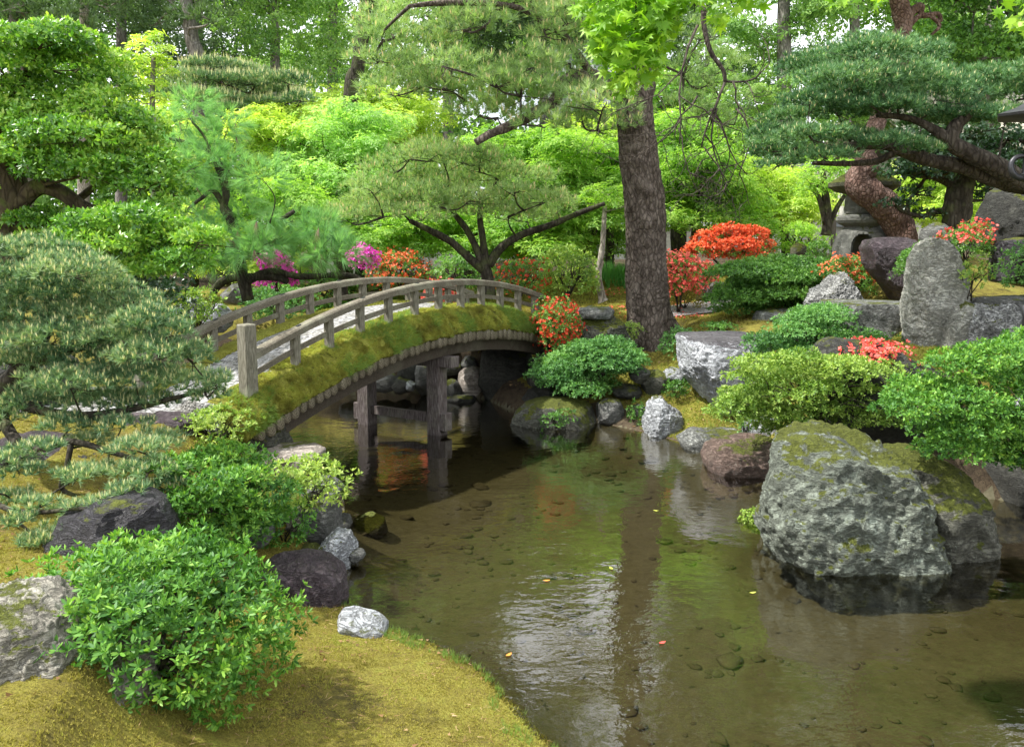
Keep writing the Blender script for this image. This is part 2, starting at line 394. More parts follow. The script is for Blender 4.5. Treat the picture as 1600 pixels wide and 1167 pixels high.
m, t = newmat('pond_bed'); v = coords(t, (1, 1, 1), True)
n1 = noise(t, v, 1.1, 5); n2 = noise(t, v, 9, 6, .7)
vo = nd(t, 'ShaderNodeTexVoronoi', Scale=7.5); t.links.new(coords(t, (1, 1.6, 1), True), vo.inputs['Vector'])
c = ramp(t, [(.3, (.075, .068, .042)), (.6, (.125, .115, .075)), (.8, (.16, .15, .10))], mixc(t, .6, n1, n2))
c = mixc(t, ramp(t, [(.1, g3(.35)), (.3, g3(0))], vo.outputs['Distance']), c, (.05, .044, .028))
out(t, pbr(t, c, .95, bump(t, n2, .6, .04), .1))

m, t = newmat('pond_water'); v = coords(t, (1, 1, 1), True)
w1 = noise(t, v, 1.5, 3, .5, .4); w2 = noise(t, coords(t, (1, 1.5, 1), True), 6.5, 3, .55, .5); w3 = noise(t, v, 22, 2, .5)
patch = ramp(t, [(.4, g3(.25)), (.62, g3(1))], noise(t, v, .45, 2))
h = math_(t, 'ADD', math_(t, 'MULTIPLY', w1, .7), math_(t, 'MULTIPLY', patch, math_(t, 'ADD', math_(t, 'MULTIPLY', w2, .3), math_(t, 'MULTIPLY', w3, .07))))
bn = bump(t, h, .34, .05)
gl = nd(t, 'ShaderNodeBsdfGlossy', Roughness=.015); gl.inputs[0].default_value = (1, 1, 1, 1); t.links.new(bn, gl.inputs['Normal'])
tr = nd(t, 'ShaderNodeBsdfTransparent'); tr.inputs[0].default_value = (.58, .555, .42, 1)
fr = nd(t, 'ShaderNodeFresnel', IOR=1.36); t.links.new(bn, fr.inputs['Normal'])
mx = t.nodes.new('ShaderNodeMixShader'); t.links.new(math_(t, 'MULTIPLY', fr.outputs[0], 2.0, True), mx.inputs[0])
t.links.new(tr.outputs[0], mx.inputs[1]); t.links.new(gl.outputs[0], mx.inputs[2]); out(t, mx.outputs[0])

def plain(name, c, rough=.8, spec=.3, nz=.25, sc=8, metal=0):
    m, t = newmat(name); v = coords(t)
    n = noise(t, v, sc, 6, .65)
    cc = ramp(t, [(.3, tuple(x * (1 - nz) for x in c)), (.7, tuple(min(1, x * (1 + nz)) for x in c))], n)
    sh = pbr(t, cc, rough, bump(t, n, .3, .02), spec)
    if metal: sh.node.inputs['Metallic'].default_value = metal
    out(t, sh); return m
plain('roof_tile', (.23, .24, .25)); plain('plaster', (.45, .44, .4)); plain('shingle', (.42, .38, .30), nz=.3, sc=20)
plain('old_wood', (.10, .085, .07)); plain('bronze', (.05, .05, .055), .45, .5, metal=.7)
plain('fallen_orange', (.55, .22, .04)); plain('pebble', (.075, .066, .042), .9, nz=.5, sc=3)

# ---------------------------------------------------------------- solid shapes traced at their own depth, with their own thickness
class Blob:
    """a closed volume: an ellipsoid, or an outline in the plane at depth Y swelling to half-thickness th"""
    def __init__(s, poly=None, e=None, Y=10, th=None, tilt=0.0, box=.75):
        s.Y = Y; s.box = box
        if poly is not None:
            P = np.array([W(x, y, Y)[[0, 2]] for x, y in poly])
            a = P; b = np.roll(P, -1, 0); cr = a[:, 0] * b[:, 1] - b[:, 0] * a[:, 1]
            A = cr.sum() / 2; s.c2 = ((a + b) * cr[:, None]).sum(0) / (6 * A)
            th_ = np.linspace(-pi, pi, 721)[:-1]; R = np.zeros(720)
            for k, t in enumerate(th_):
                d = np.array([cos(t), sin(t)]); best = 0
                for p, q in zip(a - s.c2, b - s.c2):
                    e_ = q - p; den = d[0] * e_[1] - d[1] * e_[0]
                    if abs(den) < 1e-12: continue
                    u = (p[0] * e_[1] - p[1] * e_[0]) / den; w = (p[0] * d[1] - p[1] * d[0]) / den
                    if u > 0 and -1e-6 <= w <= 1 + 1e-6: best = max(best, u)
                R[k] = best
            ker = np.array([1, 2, 3, 2, 1.]) / 9; ker = np.convolve(ker, ker)
            Rp = np.concatenate([R[-8:], R, R[:8]]); s.R = np.convolve(Rp, ker, 'same')[8:-8]
            s.c = np.array([s.c2[0], Y, s.c2[1]]); s.th = th
            P0 = P - s.c2; s.rad = np.array([np.abs(P0[:, 0]).max(), th, np.abs(P0[:, 1]).max()])
        else:
            cx, cy, rx, ry = e; s.c = W(cx, cy, Y); s.R = None
            s.rad = np.array([rx * S(Y), th if th else rx * S(Y) * .8, ry * S(Y)])
        s.tilt = tilt
    def map(s, p):
        """unit-sphere points -> world"""
        if s.R is None:
            q = p * s.rad
        else:
            x, y, z = p[:, 0], p[:, 1], p[:, 2]; rho = np.hypot(x, z); a = np.arctan2(z, x)
            k = (a + pi) / (2 * pi) * 720; i = np.floor(k).astype(int); f = k - i
            R = s.R[i % 720] * (1 - f) + s.R[(i + 1) % 720] * f
            # a super-ellipse: rho and y both swell so that the body is fuller than an ellipsoid
            rr = np.power(rho, s.box)
            q = np.stack([R * np.cos(a) * rr, s.th * np.sign(y) * np.power(np.abs(y), s.box), R * np.sin(a) * rr], 1)
        return q + s.c
    def area(s):
        a, b, c = s.rad; p = 1.6
        return 4 * pi * (((a * b) ** p + (a * c) ** p + (b * c) ** p) / 3) ** (1 / p)

def ico(n):
    import bmesh
    bm = bmesh.new(); bmesh.ops.create_icosphere(bm, subdivisions=n, radius=1)
    V = np.array([v.co[:] for v in bm.verts]); F = np.array([[v.index for v in f.verts] for f in bm.faces]); bm.free()
    return V, F
ICO = {n: ico(n) for n in (3, 4, 5, 6, 7)}

def rock(poly, Y, th, mat, label, seed=0, sub=5, facets=14, rough=.08, fine=.03, cut=(.72, .95), name='rock', cat='rock', group=None, flat=None, parent=None, box=.8, fr=1.6):
    B = Blob(poly=poly, Y=Y, th=th, box=box); V, F = ICO[sub]; p = V.copy()
    r = np.random.default_rng(seed + 100)
    for k in range(facets):
        n = nrm(r.normal(size=3)); n[1] = -abs(n[1]) if k % 3 else n[1]; d = r.uniform(*cut)
        e = p @ n - d; p = p - np.maximum(e, 0)[:, None] * n
    q = B.map(p); sz = B.rad.mean(); n = nrm((q - B.c) / B.rad ** 2)
    s = q / sz * fr + seed * 3.1
    h = rough * fbm(s, 4, .5) + fine * (1 - 2 * np.abs(fbm(s * 3.1 + 9, 5, .62))) + fine * .5 * fbm(s * 14, 3)
    q = q + n * (h * sz)[:, None]
    if flat is not None:
        zt = flat; q[:, 2] = np.where(q[:, 2] > zt, zt + (q[:, 2] - zt) * .12, q[:, 2])
    base = np.array([B.c[0], B.c[1], q[:, 2].min()])
    o = place(name, q, F, MATS[mat], parent, base, smooth=True)
    if parent is None: tag(o, label, cat, group)
    elif label: o['label'] = label
    return o
def E(cx, cy, rx, ry, n=14, sq=1.0, seed=0):
    """an irregular oval outline"""
    r = np.random.default_rng(seed + int(cx)); o = []
    for k in range(n):
        a = 2 * pi * k / n; j = 1 + r.uniform(-.09, .09)
        o.append((cx + rx * j * np.sign(cos(a)) * abs(cos(a)) ** sq, cy + ry * j * np.sign(sin(a)) * abs(sin(a)) ** sq))
    return o

# ---------------------------------------------------------------- foliage
def basis(n):
    a = np.where(np.abs(n[:, 2:3]) < .9, np.array([[0, 0, 1.]]), np.array([[1., 0, 0]]))
    u = nrm(np.cross(n, a)); return u, np.cross(n, u)
def shoots(B, n, seed, up=0.0, deep=.35, lump=.22, lf=2.4, low=-.55, fill=.15):
    """n shoot tips spread near the surface of blob B, and the direction each one points"""
    r = np.random.default_rng(seed); d = nrm(r.normal(size=(int(n * 1.9) + 8, 3)))
    d = d[d[:, 2] > low + r.random(len(d)) * .3][:n]
    rad = 1 - deep * r.random(len(d)) ** 2.2; k = r.random(len(d)) < fill; rad[k] *= r.uniform(.45, .95, k.sum())
    lum = 1 + lump * fbm(d * lf + seed % 97, 3) * 1.6
    P = B.map(d * (rad * lum)[:, None]); N = nrm((P - B.c) / B.rad ** 2)
    N = nrm(N + np.array([0, 0, up]) + r.normal(size=N.shape) * .28)
    return P, N
def cluster(P, N, k, L, w, seed, open_=(.35, 1.2), droop=.12, lj=.35, shade=.5, fr=1.2, ybias=0.0):
    """k leaves (kite quads) radiating round each tip -> V (n*k*4), r per face"""
    r = np.random.default_rng(seed); n = len(P); u, v = basis(N)
    ph = (np.arange(k)[None, :] * 2.39996 + r.random((n, 1)) * 6.28) + r.normal(size=(n, k)) * .25
    op = r.uniform(*open_, size=(n, k)); dirs = (np.cos(ph) * np.sin(op))[..., None] * u[:, None] + (np.sin(ph) * np.sin(op))[..., None] * v[:, None] + np.cos(op)[..., None] * N[:, None]
    ln = L * (1 + lj * (r.random((n, k)) - .5) * 2)[..., None]
    side = nrm(np.cross(dirs, N[:, None] + r.normal(size=(n, k, 3)) * .25)); fn = np.cross(side, dirs)
    b = P[:, None] + dirs * ln * .06; tip = P[:, None] + dirs * ln - N[:, None] * ln * droop
    mid = P[:, None] + dirs * ln * .55 - fn * ln * .03
    Lf = mid + side * ln * w * .5; Rt = mid - side * ln * w * .5
    V = np.stack([b, Rt, tip, Lf], 2).reshape(-1, 3)
    lo = fbm(P * fr + seed % 31, 3) * .8 + .5
    rr = (1 - shade) * r.random((n, k)) + shade * lo[:, None] + .16 * (op.mean() - op) + ybias
    return V, np.clip(rr, 0, 1).ravel()
def oval(P, N, k, L, w, seed, open_=(.35, 1.2), droop=.12, lj=.35, shade=.5, fr=1.2, ybias=0.0):
    """like cluster, but each leaf is a six-cornered oval with a folded tip, for plants near the camera"""
    V, rr = cluster(P, N, k, L, w, seed, open_, droop, lj, shade, fr, ybias); q = V.reshape(-1, 4, 3); b, R_, t, L_ = q[:, 0], q[:, 1], q[:, 2], q[:, 3]
    m = (R_ + L_) / 2; h = (L_ - R_) / 2; v = np.stack([b, b * .62 + m * .38 - h * .72, m * .72 + t * .28 - h * .78, t, m * .72 + t * .28 + h * .78, b * .62 + m * .38 + h * .72], 1)
    return v.reshape(-1, 3), rr
def needles(P, N, k, L, w, seed, open_=(.1, 1.25), fr=1.2, shade=.5, ybias=0.0, droop=0.0):
    r = np.random.default_rng(seed); n = len(P); u, v = basis(N)
    ph = r.random((n, k)) * 6.283; op = r.uniform(*open_, size=(n, k))
    dirs = (np.cos(ph) * np.sin(op))[..., None] * u[:, None] + (np.sin(ph) * np.sin(op))[..., None] * v[:, None] + np.cos(op)[..., None] * N[:, None]
    dirs[..., 2] -= droop
    ln = L * (.7 + .6 * r.random((n, k)))[..., None]; side = nrm(np.cross(dirs, r.normal(size=(n, k, 3))))
    b = P[:, None] - N[:, None] * L * .15 * r.random((n, k))[..., None]
    V = np.stack([b + side * w, b - side * w, b + dirs * ln], 2).reshape(-1, 3)
    lo = fbm(P * fr + seed % 31, 3) * .8 + .5
    rr = (1 - shade) * r.random((n, k)) + shade * lo[:, None] + ybias
    return V, np.clip(rr, 0, 1).ravel()
def star(P, N, L, seed):
    """palmate leaves with seven pointed lobes, one flat 15-gon each"""
    r = np.random.default_rng(seed); n = len(P); u, v = basis(N); a0 = r.random(n) * 6.28
    ux = u * np.cos(a0)[:, None] + v * np.sin(a0)[:, None]; vx = np.cross(N, ux)
    ang = np.radians([0, 22, 40, 62, 82, 106, 124, 180, 236, 254, 278, 298, 320, 338]); rad = np.array([1, .42, .92, .40, .78, .33, .5, .16, .5, .33, .78, .40, .92, .42])
    l = L * (.7 + .6 * r.random(n))[:, None, None]
    V = P[:, None] + l * (rad * np.cos(ang))[None, :, None] * ux[:, None] + l * (rad * np.sin(ang))[None, :, None] * vx[:, None] - l * (rad ** 2)[None, :, None] * N[:, None] * .22
    return V.reshape(-1, 3), r.random(n), 14

def leafobj(name, parts, mat, parent, label=None, kind=None, k=4):
    V = np.concatenate([p[0] for p in parts]); r = np.concatenate([p[1] for p in parts])
    F = np.arange(len(V)).reshape(-1, k)
    o = place(name, V, F, MATS[mat] if isinstance(mat, str) else mat, parent, r=r, label=label)
    if kind: o['kind'] = kind
    return o

# kinds of leafy shoot: (leaves per shoot, width, opening range, droop, upward pull)
LK = {'az': (6, .36, (.35, 1.35), .1, .35), 'broad': (6, .42, (.4, 1.3), .15, .3), 'maple': (5, .34, (1.1, 1.6), .2, 1.6), 'spray': (6, .24, (.5, 1.5), .5, .4)}

def pads(poly, Y, th, n, rx, ry, seed, flat=.8, layer=True):
    """n sub-crowns (px centre and radii) scattered inside an outline, each with a depth of its own"""
    r = np.random.default_rng(seed); P = np.array(poly, float); x0, y0 = P.min(0); x1, y1 = P.max(0); o = []; tries = 0
    def inside(x, y):
        c = False; j = len(P) - 1
        for i in range(len(P)):
            if (P[i, 1] > y) != (P[j, 1] > y) and x < (P[j, 0] - P[i, 0]) * (y - P[i, 1]) / (P[j, 1] - P[i, 1]) + P[i, 0]: c = not c
            j = i
        return c
    while len(o) < n and tries < n * 200:
        tries += 1; x = r.uniform(x0, x1); y = r.uniform(y0, y1)
        if not inside(x, y): continue
        if any(((x - a[0]) / rx) ** 2 + ((y - a[1]) / ry) ** 2 < .38 for a in o) and tries < n * 120: continue
        s = r.uniform(.7, 1.25); o.append((x, y, rx * s, ry * s, Y + r.uniform(-th, th)))
    return o

def crown(parent, pd, kind, L, mat, seed, cover=1.6, up=None, name='crown', fill=.15, lump=.22, deep=.4, low=-.5, ybias=0, w=None, thr=.8, label=None, fr=1.2, lf=2.4, k=None):
    kk, ww, op, dr, upp = LK[kind]; w = w or ww; kk = k or kk; up = upp if up is None else up; parts = []
    for i, b in enumerate(pd):
        B = b if isinstance(b, Blob) else Blob(e=b[:4], Y=b[4], th=b[2] * S(b[4]) * thr)
        n = int(cover * B.area() / (2.2 * L * L)); P, N = shoots(B, n, seed + i * 13, up, deep, lump, lf=lf, low=low, fill=fill)
        parts.append(cluster(P, N, kk, L, w, seed + i * 7 + 1, op, dr, fr=fr, ybias=ybias))
    return leafobj(name, parts, mat, parent, label)
def pcrown(parent, pd, L, mat, seed, cover=1.6, k=16, w=.0016, up=.9, name='crown', cones=None, conefrac=.2, cL=.05, low=-.35, thr=.8, deep=.45, open_=(.1, 1.2), fr=1.2, ck=3, cw=.006, ybias=0, lump=.22, cname='pollen_cones', fill=.15):
    parts = []; cp = []
    r = np.random.default_rng(seed)
    for i, b in enumerate(pd):
        B = b if isinstance(b, Blob) else Blob(e=b[:4], Y=b[4], th=b[2] * S(b[4]) * thr)
        n = int(cover * B.area() / (1.6 * L * L)); P, N = shoots(B, n, seed + i * 13, up, deep, lump, low=low, fill=fill)
        parts.append(needles(P, N, k, L, w, seed + i * 7 + 1, open_, fr=fr, ybias=ybias))
        if cones:
            q = (r.random(len(P)) < conefrac) & (P[:, 2] > B.c[2] - B.rad[2] * .2)
            if q.any():
                NN = nrm(N[q] * .35 + np.array([0, 0, 1.]))
                cp.append(needles(P[q] + NN * L * .25, NN, ck, cL, cw, seed + i, (.02, .35)))
    o = leafobj(name, parts, mat, parent, k=3)
    if cones and cp: leafobj(cname, cp, cones, parent, kind='stuff', k=3)
    return o

def limbs(root, bark, nodes, pd, r0, seed, frac=1.0, tipf=.35, sag=.15, wob=.05, sides=6, maxn=40):
    """a curved limb from the nearest wood node to each sub-crown, with its twigs; every limb that leaves the trunk is one part, with those that fork off it"""
    r = np.random.default_rng(seed); nodes = [np.asarray(n, float) for n in nodes]; own = [None] * len(nodes); cnt = 0; pieces = []
    cs = [(W(b[0], b[1], b[4]), b) for b in pd]
    cs.sort(key=lambda c: min(np.linalg.norm(c[0] - n) for n in nodes))
    for c, b in cs:
        if r.random() > frac or cnt >= maxn: continue
        cnt += 1; s = S(b[4]); tip = c + np.array([0, 0, -b[3] * s * .25])
        d = [np.linalg.norm(tip - n) + (.6 * max(0, n[2] - tip[2])) for n in nodes]; ai = int(np.argmin(d)); a = nodes[ai]
        mb = own[ai]
        if mb is None: mb = MB(); pieces.append(mb)
        L = np.linalg.norm(tip - a); m = (a + tip) / 2 + r.normal(size=3) * L * .1 + np.array([0, 0, -sag * L * .3])
        rr = r0 * min(1, .35 + L / 4)
        Pp, Rr = spline([a, m, tip], [rr, rr * .65, rr * tipf], 5)
        mb.tube(Pp, Rr, sides, wob, seed + cnt); nodes.extend([m, tip]); own.extend([mb, mb])
        for j in range(4):
            e = tip + r.normal(size=3) * np.array([b[2], b[2] * .7, b[3]]) * s * .5
            st = Pp[-1 - j % 3]; mb.tube([st, (st + e) / 2 + r.normal(size=3) * .04 * L, e], [rr * tipf, rr * tipf * .7, rr * tipf * .3], 4)
    for q in pieces: q.put('branch', MATS[bark], root, smooth=True)

def pxpath(pts, Y):
    """[(px, py, r_px[, dY])] -> points and radii"""
    P = []; R = []
    for q in pts:
        y = Y + (q[3] if len(q) > 3 else 0); P.append(W(q[0], q[1], y)); R.append(q[2] * S(y))
    return np.array(P), np.array(R)

def tree(label, cat, Y, trunk, pd, mat, bark, kind='broad', L=.1, seed=0, cover=1.5, extra=(), r0=None, group=None, wood='trunk', base=None, crown_kw=None, pine=None, lfrac=1.0, sides=10, maxn=40, limbname='limb', name=None):
    """trunk: px path from the foot up; extra: more px paths for main limbs (each its own part)"""
    name = name or {'azalea': 'azalea_tree', 'conifer': 'conifer_tree'}.get(cat, cat.replace(' ', '_')); P, R = pxpath(trunk, Y); root = empty(name, P[0] if base is None else base, label, cat, group)
    mb = MB(); mb.tube(P, R, sides, .22, seed, sub=6); nodes = [p for p in spline(P, R, 3)[0][2:]]
    for e in extra:
        Pe, Re = pxpath(e, Y); m2 = MB(); m2.tube(Pe, Re, 8, .18, seed + 5, sub=5); m2.put(limbname, MATS[bark], root, smooth=True)
        nodes += list(spline(Pe, Re, 3)[0][1:])
    if r0 is None: r0 = R[-1] * .8
    mb.put(wood, MATS[bark], root, smooth=True)
    limbs(root, bark, nodes, pd, r0, seed, lfrac, maxn=maxn)
    ck = dict(crown_kw or {})
    if pine is None: crown(root, pd, kind, L, mat, seed, cover, **ck)
    else: pcrown(root, pd, L, mat, seed, cover, **pine)
    return root

def shrub(label, polyE, Y, th, mat, L, seed, cover=1.5, kind='az', flower=None, ff=.2, fmask=None, name='shrub', cat='shrub', group=None, stems=None, bark='dark_bark', ground=None, lump=.3, sub=None, fL=None, fname='blossom', hexa=False, **kw):
    """a bush: one outlined body broken into sub-crowns, stems, and blossom where the photo shows it"""
    pl = polyE if isinstance(polyE, list) else E(*polyE)
    B = Blob(poly=pl, Y=Y, th=th, box=.85)
    gz = B.c[2] - B.rad[2] * 1.02 if ground is None else ground
    foot = np.array([B.c[0], B.c[1], gz]); root = empty(name, foot, label, cat, group)
    bodies = [B]
    if sub:
        n, rx, ry = sub; bodies = pads(pl, Y, th * .75, n, rx, ry, seed)
        # core holds the mass together
        bc = Blob(poly=pl, Y=Y, th=th * .8, box=.85)
    mb = MB(); r = np.random.default_rng(seed); ns = stems or 7
    for i in range(ns):
        d = nrm(r.normal(size=3) * [1, 1, .4]); d[2] = abs(d[2]) * .6 + .1
        tip = B.map((d * .75)[None])[0]; md = foot + (tip - foot) * .5 + r.normal(size=3) * .07 * B.rad.mean() + [0, 0, .1 * B.rad[2]]
        rr = max(.006, B.rad.mean() * .03); mb.tube(*spline([foot + r.normal(size=3) * [.04, .04, 0], md, tip], [rr, rr * .7, rr * .3], 4), 5)
        for j in range(3):
            d2 = nrm(d + r.normal(size=3) * .5); t2 = B.map((d2 * .85)[None])[0]; mb.tube([md, (md + t2) / 2 + r.normal(size=3) * .03, t2], [rr * .5, rr * .35, rr * .2], 4)
    mb.put('stems', MATS[bark], root, smooth=True)
    kk, ww, op, dr, up = LK[kind]; parts = []; fl = []
    for i, b in enumerate(([bc] if sub else []) + bodies):
        bb = b if isinstance(b, Blob) else Blob(e=b[:4], Y=b[4], th=b[2] * S(b[4]) * .8)
        cv = cover * (.3 if (sub and i == 0) else 1); core = sub and i == 0; n = int(cv * bb.area() / (2.2 * L * L))
        P, N = shoots(bb, n, seed + i * 17, kw.get('up', up), kw.get('deep', .35), lump, low=-.6 if core else kw.get('low', -.28 if sub else -.75), fill=.3 if core else .2, lf=kw.get('lf', 2.4))
        parts.append((oval if hexa else cluster)(P, N, kw.get('k', kk), L, kw.get('w', ww), seed + i * 5, kw.get('open_', op), dr, fr=kw.get('fr', 1.2), ybias=kw.get('ybias', 0)))
        if flower:
            rr = np.random.default_rng(seed + 91 + i); q = rr.random(len(P)) < ff * (1 + 1.2 * fbm(P * 2.5 + seed, 2))
            if fmask is not None: q &= fmask(P, B)
            if q.any():
                l2 = (fL or L * .8) * .68; P2 = np.repeat(P[q], 3, 0) + rr.normal(size=(3 * q.sum(), 3)) * L * .7; N2 = np.repeat(N[q], 3, 0)
                P2 = P2 + N2 * L * .4; N2 = nrm(N2 + rr.normal(size=N2.shape) * .45)
                fl.append(cluster(P2, N2, 5, l2, .8, seed + i, (.7, 1.3), .1, fr=2))
    leafobj('foliage', parts, mat, root, k=6 if hexa else 4)
    if fl: leafobj(fname, fl, flower, root, kind='stuff')
    return root

# ================================================================ SETTING: ground, pond, paths
SHORE = np.array([(-.2, 5.9), (.2, 5.1), (.8, 4.1), (2.4, 3.2), (6, 2.2), (13, 2), (15, 9), (12, 9.6), (9, 9.3), (7, 9.6), (5.6, 10.2),
 (4.3, 10.5), (3.5, 10.9), (3.0, 11.3), (2.87, 12.2), (2.64, 13.0), (2.2, 13.7), (1.46, 14.5), (0.5, 15.0), (-.1, 15.6), (-.5, 16.6), (-1.35, 17.3),
 (-2.76, 17.7), (-3.9, 18.3), (-6, 18.8), (-9, 18.3), (-13, 18), (-13, 15.8), (-9, 15.6), (-6, 14.6), (-4.3, 12.7), (-3.0, 11.7), (-2.4, 10.9),
 (-2.05, 9.9), (-1.78, 8.6), (-1.6, 7.9), (-1.48, 7.06), (-1.05, 6.6), (-.6, 6.3)])
def shore_d(x, y):
    """signed distance to the shoreline: positive on land"""
    P = SHORE; best = np.full(x.shape, 1e9); ins = np.zeros(x.shape, bool)
    for i in range(len(P)):
        a = P[i]; b = P[(i + 1) % len(P)]; e = b - a; t = np.clip(((x - a[0]) * e[0] + (y - a[1]) * e[1]) / (e @ e), 0, 1)
        best = np.minimum(best, np.hypot(x - a[0] - t * e[0], y - a[1] - t * e[1]))
        c = (a[1] > y) != (b[1] > y); xi = (b[0] - a[0]) * (y - a[1]) / (b[1] - a[1] + 1e-12) + a[0]; ins ^= c & (x < xi)
    return np.where(ins, -best, best)
CTL = np.array([(0, 0, 1.55), (-3, 2, 1.5), (3, 0, .9), (8, -3, 1.2), (-3, 4, 1.1), (-1.4, 5.1, .62), (-.6, 4.6, .7), (0, 4, .75), (-6, 7, 1.0), (-4, 7.6, .85), (-2.6, 7.5, .7), (-3.3, 9.4, 1.0), (-3.9, 9.3, 1.15),
 (-3.2, 10.3, 1.22), (-4.7, 11.0, 1.25), (-5.5, 9.5, 1.2), (-8, 12, 1.3), (-9, 22, 1.5), (-5, 21, 1.4), (-15, 30, 2.0), (.5, 16.6, 1.45), (-.5, 18, 1.45), (1.2, 16.2, 1.05), (2.2, 16.2, .95), (2.8, 17.2, 1.1),
 (1.5, 19, 1.5), (3, 20, 1.62), (3, 25, 2.15), (2, 32, 2.6), (-4, 26, 2.0), (10, 32, 2.9), (9.5, 20, 3.0), (8, 16, 2.6), (7, 12.3, 2.35), (6, 11.6, 1.7), (3.9, 14, 1.0), (3.4, 13.2, .5), (3.6, 12.3, .5), (5, 13.2, 1.5),
 (9, 11, 2.5), (5, 17, 1.7), (6, 18, 2.2), (5, 15.5, 1.7), (4.2, 18.5, 1.55), (12, 9.8, 2.3), (-20, 5, 1.2), (20, 10, 2.5), (20, 30, 3), (-30, 40, 2), (0, 50, 2.8), (30, 60, 3), (-30, 90, 2.5), (30, 100, 3), (0, -10, 1.5), (18, 0, 1.3)])
def hills(x, y):
    num = np.zeros(x.shape); den = np.zeros(x.shape)
    for cx, cy_, cz in CTL:
        w = 1 / ((x - cx) ** 2 + (y - cy_) ** 2 + .12) ** 1.6; num += w * cz; den += w
    return num / den
def gheight(x, y):
    x = np.atleast_1d(np.asarray(x, float)); y = np.atleast_1d(np.asarray(y, float)); d = shore_d(x, y)
    h = hills(x, y) + .05 * fbm(np.stack([x * .9, y * .9, x * 0], 1), 3)
    near = np.clip((8.3 - y) / 1.5, 0, 1) * np.clip((x + 2.6) / .8, 0, 1); left = np.clip((-.9 - x) / .3, 0, 1) * np.clip((13 - y) / 1.5, 0, 1) * np.clip((x + 5) / 1, 0, 1)
    right = np.clip((x + .2) / .6, 0, 1) * np.clip((4.5 - x) / 1, 0, 1) * np.clip((y - 11) / 1, 0, 1)
    wd_ = .75 + 2.6 * near + 1.3 * np.maximum(left * (1 - near), right); s = np.clip(d / wd_, 0, 1)
    land = -.02 + (h + .02) * s
    u = np.clip(-d / 1.1, 0, 1); bed = -.02 - .38 * u * (2 - u) + .03 * fbm(np.stack([x * 1.5, y * 1.5, x * 0 + 5], 1), 3) * u
    return np.where(d > 0, land, bed)
def gz(x, y): return float(gheight([x], [y])[0])

def axis(stops):
    o = []
    for a, b, st in stops: o += list(np.arange(a, b, st))
    return np.array(o + [stops[-1][1]])
gx = axis([(-150, -40, 10), (-40, -12, 2), (-12, -5, .25), (-5, 5, .07), (5, 9, .12), (9, 16, .4), (16, 40, 2), (40, 150, 10)])
gy = axis([(-30, -4, 2), (-4, 2, .3), (2, 9, .06), (9, 18, .09), (18, 30, .3), (30, 60, 2), (60, 300, 15)])
XX, YY = np.meshgrid(gx, gy); ZZ = gheight(XX.ravel(), YY.ravel()).reshape(XX.shape)
nx, ny = len(gx), len(gy); V = np.stack([XX.ravel(), YY.ravel(), ZZ.ravel()], 1)
nearm = (YY.ravel() < 8) & (np.abs(XX.ravel()) < 6) & (ZZ.ravel() > .02)
V[nearm, 2] += .018 * np.abs(fbm(V[nearm] * 9, 4))
I = np.arange(nx * ny).reshape(ny, nx); F = np.stack([I[:-1, :-1], I[:-1, 1:], I[1:, 1:], I[1:, :-1]], -1).reshape(-1, 4)
ctr = V[F].mean(1); D = shore_d(ctr[:, 0], ctr[:, 1])
me = mesh_faces('ground', V, F, MATS['moss_ground'], True); me.materials.append(MATS['pond_bed']); me.materials.append(MATS['soil'])
mi = np.zeros(len(F), np.int32); mi[D < .04] = 1
dk = (ctr[:, 1] > 27) | ((D < .5) & (D >= .04) & (ctr[:, 1] > 9.5)) | ((ctr[:, 0] > 2.6) & (ctr[:, 1] < 13.5) & (ctr[:, 1] > 9.8) & (ctr[:, 0] < 5.5) & (D < .0))
mi[dk & (D >= .04)] = 2
me.polygons.foreach_set('material_index', mi)
ground = bpy.data.objects.new('ground', me); COL.objects.link(ground); tag(ground, kind='structure')

# water: one sheet at z = 0 over the pond
wx0, wx1, wy0, wy1 = -16, 18, 1.2, 20
V = np.array([(wx0, wy0, 0), (wx1, wy0, 0), (wx1, wy1, 0), (wx0, wy1, 0)], float)
o = place('water', V, [[0, 1, 2, 3]], MATS['pond_water']); tag(o, kind='structure')

# gravel paths draped on the ground
def ribbon(name, L_, R_, n, mat, lift=.015, m_=8, wob=.05):
    L_, _ = spline(np.c_[L_, np.zeros(len(L_))], np.zeros(len(L_)), n); R_, _ = spline(np.c_[R_, np.zeros(len(R_))], np.zeros(len(R_)), n)
    V = []
    for i in range(len(L_)):
        for j in range(m_ + 1):
            t = j / m_; p = L_[i] * (1 - t) + R_[i] * t
            if j in (0, m_): p = p + wob * np.array([fbm(np.array([[i * .7, j, 1.]]), 2)[0], fbm(np.array([[i * .7, j, 5.]]), 2)[0], 0])
            V.append([p[0], p[1], 0])
    V = np.array(V); V[:, 2] = gheight(V[:, 0], V[:, 1]) + lift + .012
    w = m_ + 1; F = [[i * w + j, i * w + j + 1, (i + 1) * w + j + 1, (i + 1) * w + j] for i in range(len(L_) - 1) for j in range(m_)]
    V[:, 2] += .004 * fbm(V * 20, 2)
    o = place(name, V, F, mat, smooth=True); tag(o, kind='structure'); return o
ribbon('gravel_path', [(-4.4, 10.95), (-4.9, 10.85), (-5.8, 10.9), (-7, 11), (-9, 11.2)], [(-3.45, 10.25), (-3.6, 9.85), (-4.5, 9.5), (-6.3, 9.4), (-9, 9.6)], 10, MATS['gravel'])
ribbon('gravel_path', [(2.7, 19.2), (3.8, 20.3), (5.0, 21.2), (6.2, 22)], [(3.3, 18.3), (4.3, 18.6), (5.6, 19.4), (7, 20)], 8, MATS['gravel'])

